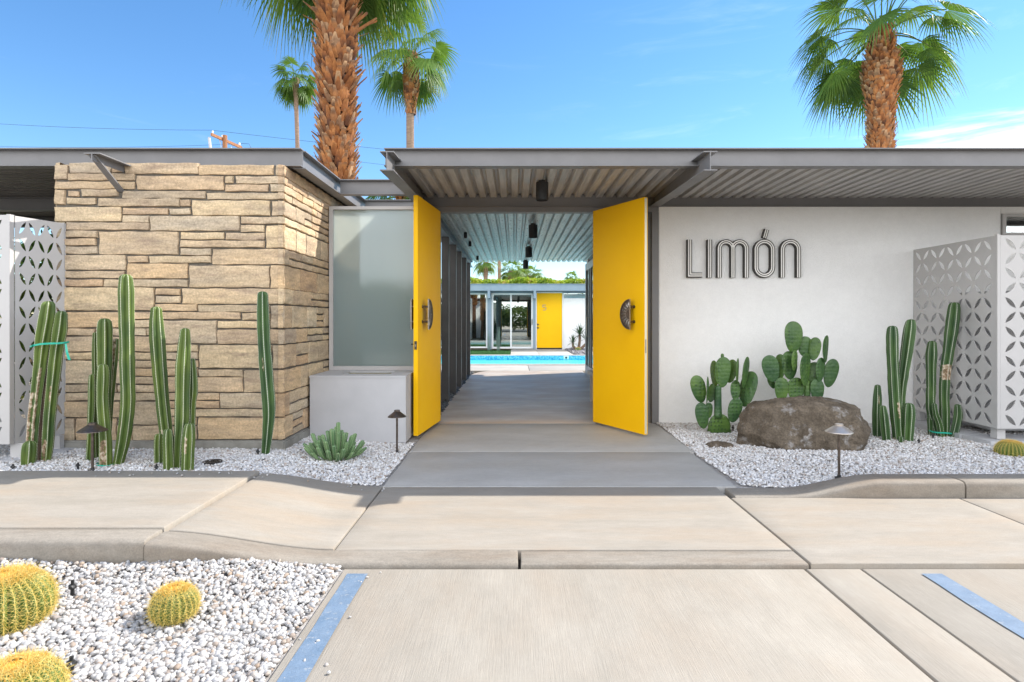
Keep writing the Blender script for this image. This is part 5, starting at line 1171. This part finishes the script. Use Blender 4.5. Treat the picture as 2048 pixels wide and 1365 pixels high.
# ============================================================ POOLSIDE BUILDING
BY = 24.0; bs = BY/F
def bx(px): return (px-1028)*bs
def bz(py): return CAMZ-(py-640)*bs
PB = empty('poolside_building', (0, BY, 0), 'low guest wing across the pool with yellow door, sliding glass and blue-grey fascia', 'building')
def pp(name, mb, mt, par=None, label=None): return mb.build(name, M[mt] if isinstance(mt, str) else mt, par or PB, None, label)
pp('fascia', MB().box(-8, 9, BY-.62, BY-.54, 2.345, 2.62, bev=.01).box(-8, 9, BY-.66, BY-.5, 2.60, 2.625), 'bluesteel')
pp('roof', MB().box(-8, 9, BY-.54, 26.6, 2.40, 2.58), 'roof'); pp('soffit', MB().box(-8, 9, BY-.53, BY+.1, 2.355, 2.398), 'bluesteel')
pp('header_beam', MB().box(-8, 9, BY-.04, BY+.08, 2.285, 2.352), 'bluesteel')
for (a, b_) in ((975, 983), (1066.2, 1071), ): pp('post', MB().box(bx(a), bx(b_), BY-.10, BY+.06, 0, 2.284), 'bluesteel'); pp('rafter_tail', MB().box(bx((a+b_)/2)-.05, bx((a+b_)/2)+.05, BY-.70, BY-.11, 2.05, 2.35).box(bx((a+b_)/2)-.06, bx((a+b_)/2)+.06, BY-.70, BY-.11, 2.35, 2.36), 'bluesteel')
wl = MB(); z1 = bz(597); wl.box(bx(1127.5), 9, BY, BY+.15, 0, z1, bev=.01); pp('wall', wl, 'stucco')
pp('clerestory', MB().box(bx(1127.5), 9, BY+.05, BY+.06, z1, 2.284), 'glassdark')
pp('back_wall', MB().box(-8, 9, 26.4, 26.55, 0, 2.39), mat('interior_wall', (.30, .27, .24), None, rough=.9)); pp('interior_floor', MB().box(-8, 9, BY+.2, 26.4, -.02, .02), 'conc_hall')
pp('curtain', MB().prism([(bx(985)+.05*i, BY+.55+.05*(i % 2)) for i in range(9)]+[(bx(985)+.05*i, BY+.57+.05*(i % 2)) for i in range(8, -1, -1)], 'z', .04, 2.2), 'white')
# windows
def window(x0, x1, zb_, zt_, fw, mull=()):
    f = MB().box(x0, x1, BY-.03, BY+.04, zt_-fw, zt_).box(x0, x1, BY-.03, BY+.04, zb_, zb_+fw).box(x0, x0+fw, BY-.03, BY+.04, zb_+fw, zt_-fw).box(x1-fw, x1, BY-.03, BY+.04, zb_+fw, zt_-fw)
    for q in mull: f.box(q-.03, q+.03, BY-.03, BY+.04, zb_+fw, zt_-fw)
    o = pp('window', f, 'white'); MB().box(x0+fw, x1-fw, BY+.0, BY+.008, zb_+fw, zt_-fw).build('pane', M['glassdark'], o); return o
window(-5.0, bx(975), .05, 2.284, .06, (-3.4,)); o = window(bx(983.3), bx(1066), .03, 2.284, .07, (bx(1022),)); MB().box(bx(1063.5), bx(1064.5), BY-.06, BY-.03, 1.0, 1.22).build('handle', M['black'], o)
dr = pp('door', MB().box(bx(1073.5), bx(1124), BY-.03, BY+.02, .06, bz(585), bev=.004), 'yellow', label='closed yellow door with small numeral')
MB().box(bx(1073.5), bx(1124), BY-.04, BY+.02, .005, .055).build('kick_gap', M['black'], dr)
for z in (bz(649.5), bz(656)): MB().obox((bx(1075.8), BY-.03, z), (1, 0, 0), (0, -1, 0), (0, 0, 1), (-.035, .035), (0, .03), (-.03, .03), bev=.008).build('lock', M['black'], dr)
x_, z_ = bx(1088.4), bz(615.5); P = [(.07, .10), (-.055, .10), (-.055, .015), (.02, .015)]+[(.02+.055*math.sin(R(a)), -.045+.06*math.cos(R(a))) for a in (20, 50, 80, 110, 140, 170)]+[(-.06, -.10)]
nm = MB(); ribbon(nm, [(x_+a, z_+b_) for a, b_ in P], 0, .010, BY-.031, BY-.045); nm.build('numeral', M['brlight'], dr)
f = MB().box(bx(1071.2), bx(1073.3), BY-.05, BY+.05, 0, 2.284).box(bx(1124.3), bx(1127.4), BY-.05, BY+.05, 0, 2.284).box(bx(1073.3), bx(1124.3), BY-.05, BY+.05, bz(584.6), 2.284); f.build('door_frame', M['white'], dr)
# pool fittings
e = empty('pool_skimmer', (2.0, 19.6, 0), 'white skimmer opening in the far pool wall', 'skimmer'); MB().box(bx(1126)*.83, bx(1136)*.83, 19.655, 19.70, -.12, .0, bev=.004).build('frame', M['white'], e); MB().box(bx(1129)*.83, bx(1133)*.83, 19.645, 19.654, -.09, -.03).build('opening', M['black'], e)
# thin grass stalks before the far windows
e = empty('reed_plant', (-.62, 23.0, 0), 'thin grey-green reeds before the far sliding window', 'plant'); rb = MB(); rn = random.Random(6)
for cx in (-.62, -.22 - .38, -.98):
    for i in range(14): x = cx+rn.uniform(-.06, .06); rb.tube([(x, 23+rn.uniform(-.05, .05), 0), (x+rn.uniform(-.05, .05), 23, rn.uniform(.5, .95))], [.009, .003], 4, False, rn.random())
rb.build('leaves', mat('reed_leaf', (.16, .24, .20), None, rough=.6), e)
# ============================================================ UTILITY POLE AND LINES
M['polewood'] = mat('creosoted_pole', (.24, .10, .045), (.36, .17, .08), 10, .85, stretch=(1, 1, .2))
e = empty('utility_pole', (-19.6, 40, 0), 'wooden utility pole with angled crossarm over the left roof', 'utility pole')
zt = 13.7; MB().tube([(-19.6, 40, -.1), (-19.6, 40, zt)], [.20, .15], 12).build('pole', M['polewood'], e)
A, B = Vector((-19.95, 38.9, 13.42)), Vector((-19.35, 41.9, 13.42)); u = (B-A).normalized(); MB().obox(A, u, u.cross(Vector((0, 0, 1))), (0, 0, 1), (0, (B-A).length), (-.06, .06), (-.09, .09)).build('crossarm', M['polewood'], e)
for t_ in (.04, .35, .93):
    q = A.lerp(B, t_); MB().lathe(q, [(.03, .09), (.07, .13), (.04, .17), (.07, .22), (.04, .28)], 10).build('insulator', M['white'], e)
MB().tube([A.lerp(B, .3)+Vector((-.1, 0, -.05)), (-19.6, 39.85, 12.2)], .025, 6).tube([A.lerp(B, .75)+Vector((-.1, 0, -.05)), (-19.6, 39.85, 12.2)], .02, 6).build('brace', M['box'], e)
MB().tube([A+Vector((-.15, 0, -.2)), A+Vector((-.05, 0, -1.0))], [.08, .09], 10).build('cutout_fuse', M['box'], e)
MB().tube([A+Vector((0, 0, -1.0)), A+Vector((.35, .5, -1.4)), (-19.6, 39.9, 11.6)], .015, 5).tube([B+Vector((0, 0, .3)), B+Vector((.5, .1, .3)), B+Vector((.75, .2, -.3)), B+Vector((.6, .2, -2))], .015, 5).build('jumper_wire', M['black'], e)
MB().lathe((-19.0, 40.1, 11.05), [(.3, 0), (.3, 1.0), (.12, 1.1)], 18).build('transformer', M['box'], e)
def line(a, b_, sag, label):
    P = [Vector(a).lerp(Vector(b_), i/24)+Vector((0, 0, -sag*4*(i/24)*(1-i/24))) for i in range(25)]
    o = MB().tube(P, .011, 5).build('power_line', M['black']); tag(o, label, 'wire', 'power lines')
line((-75, 48, 21.5), A+Vector((0, 0, .28)), 1.2, 'upper power line left of the utility pole'); line(A+Vector((0, 0, .28)), (30, 50, 13.0), .6, 'upper power line crossing behind the palm trunks')
line((-75, 52, 19.2), B+Vector((0, 0, .28)), 1.2, 'lower power line left of the utility pole'); line(B+Vector((.6, 0, 0)), (25, 60, 14.0), .6, 'lower power line right of the utility pole')
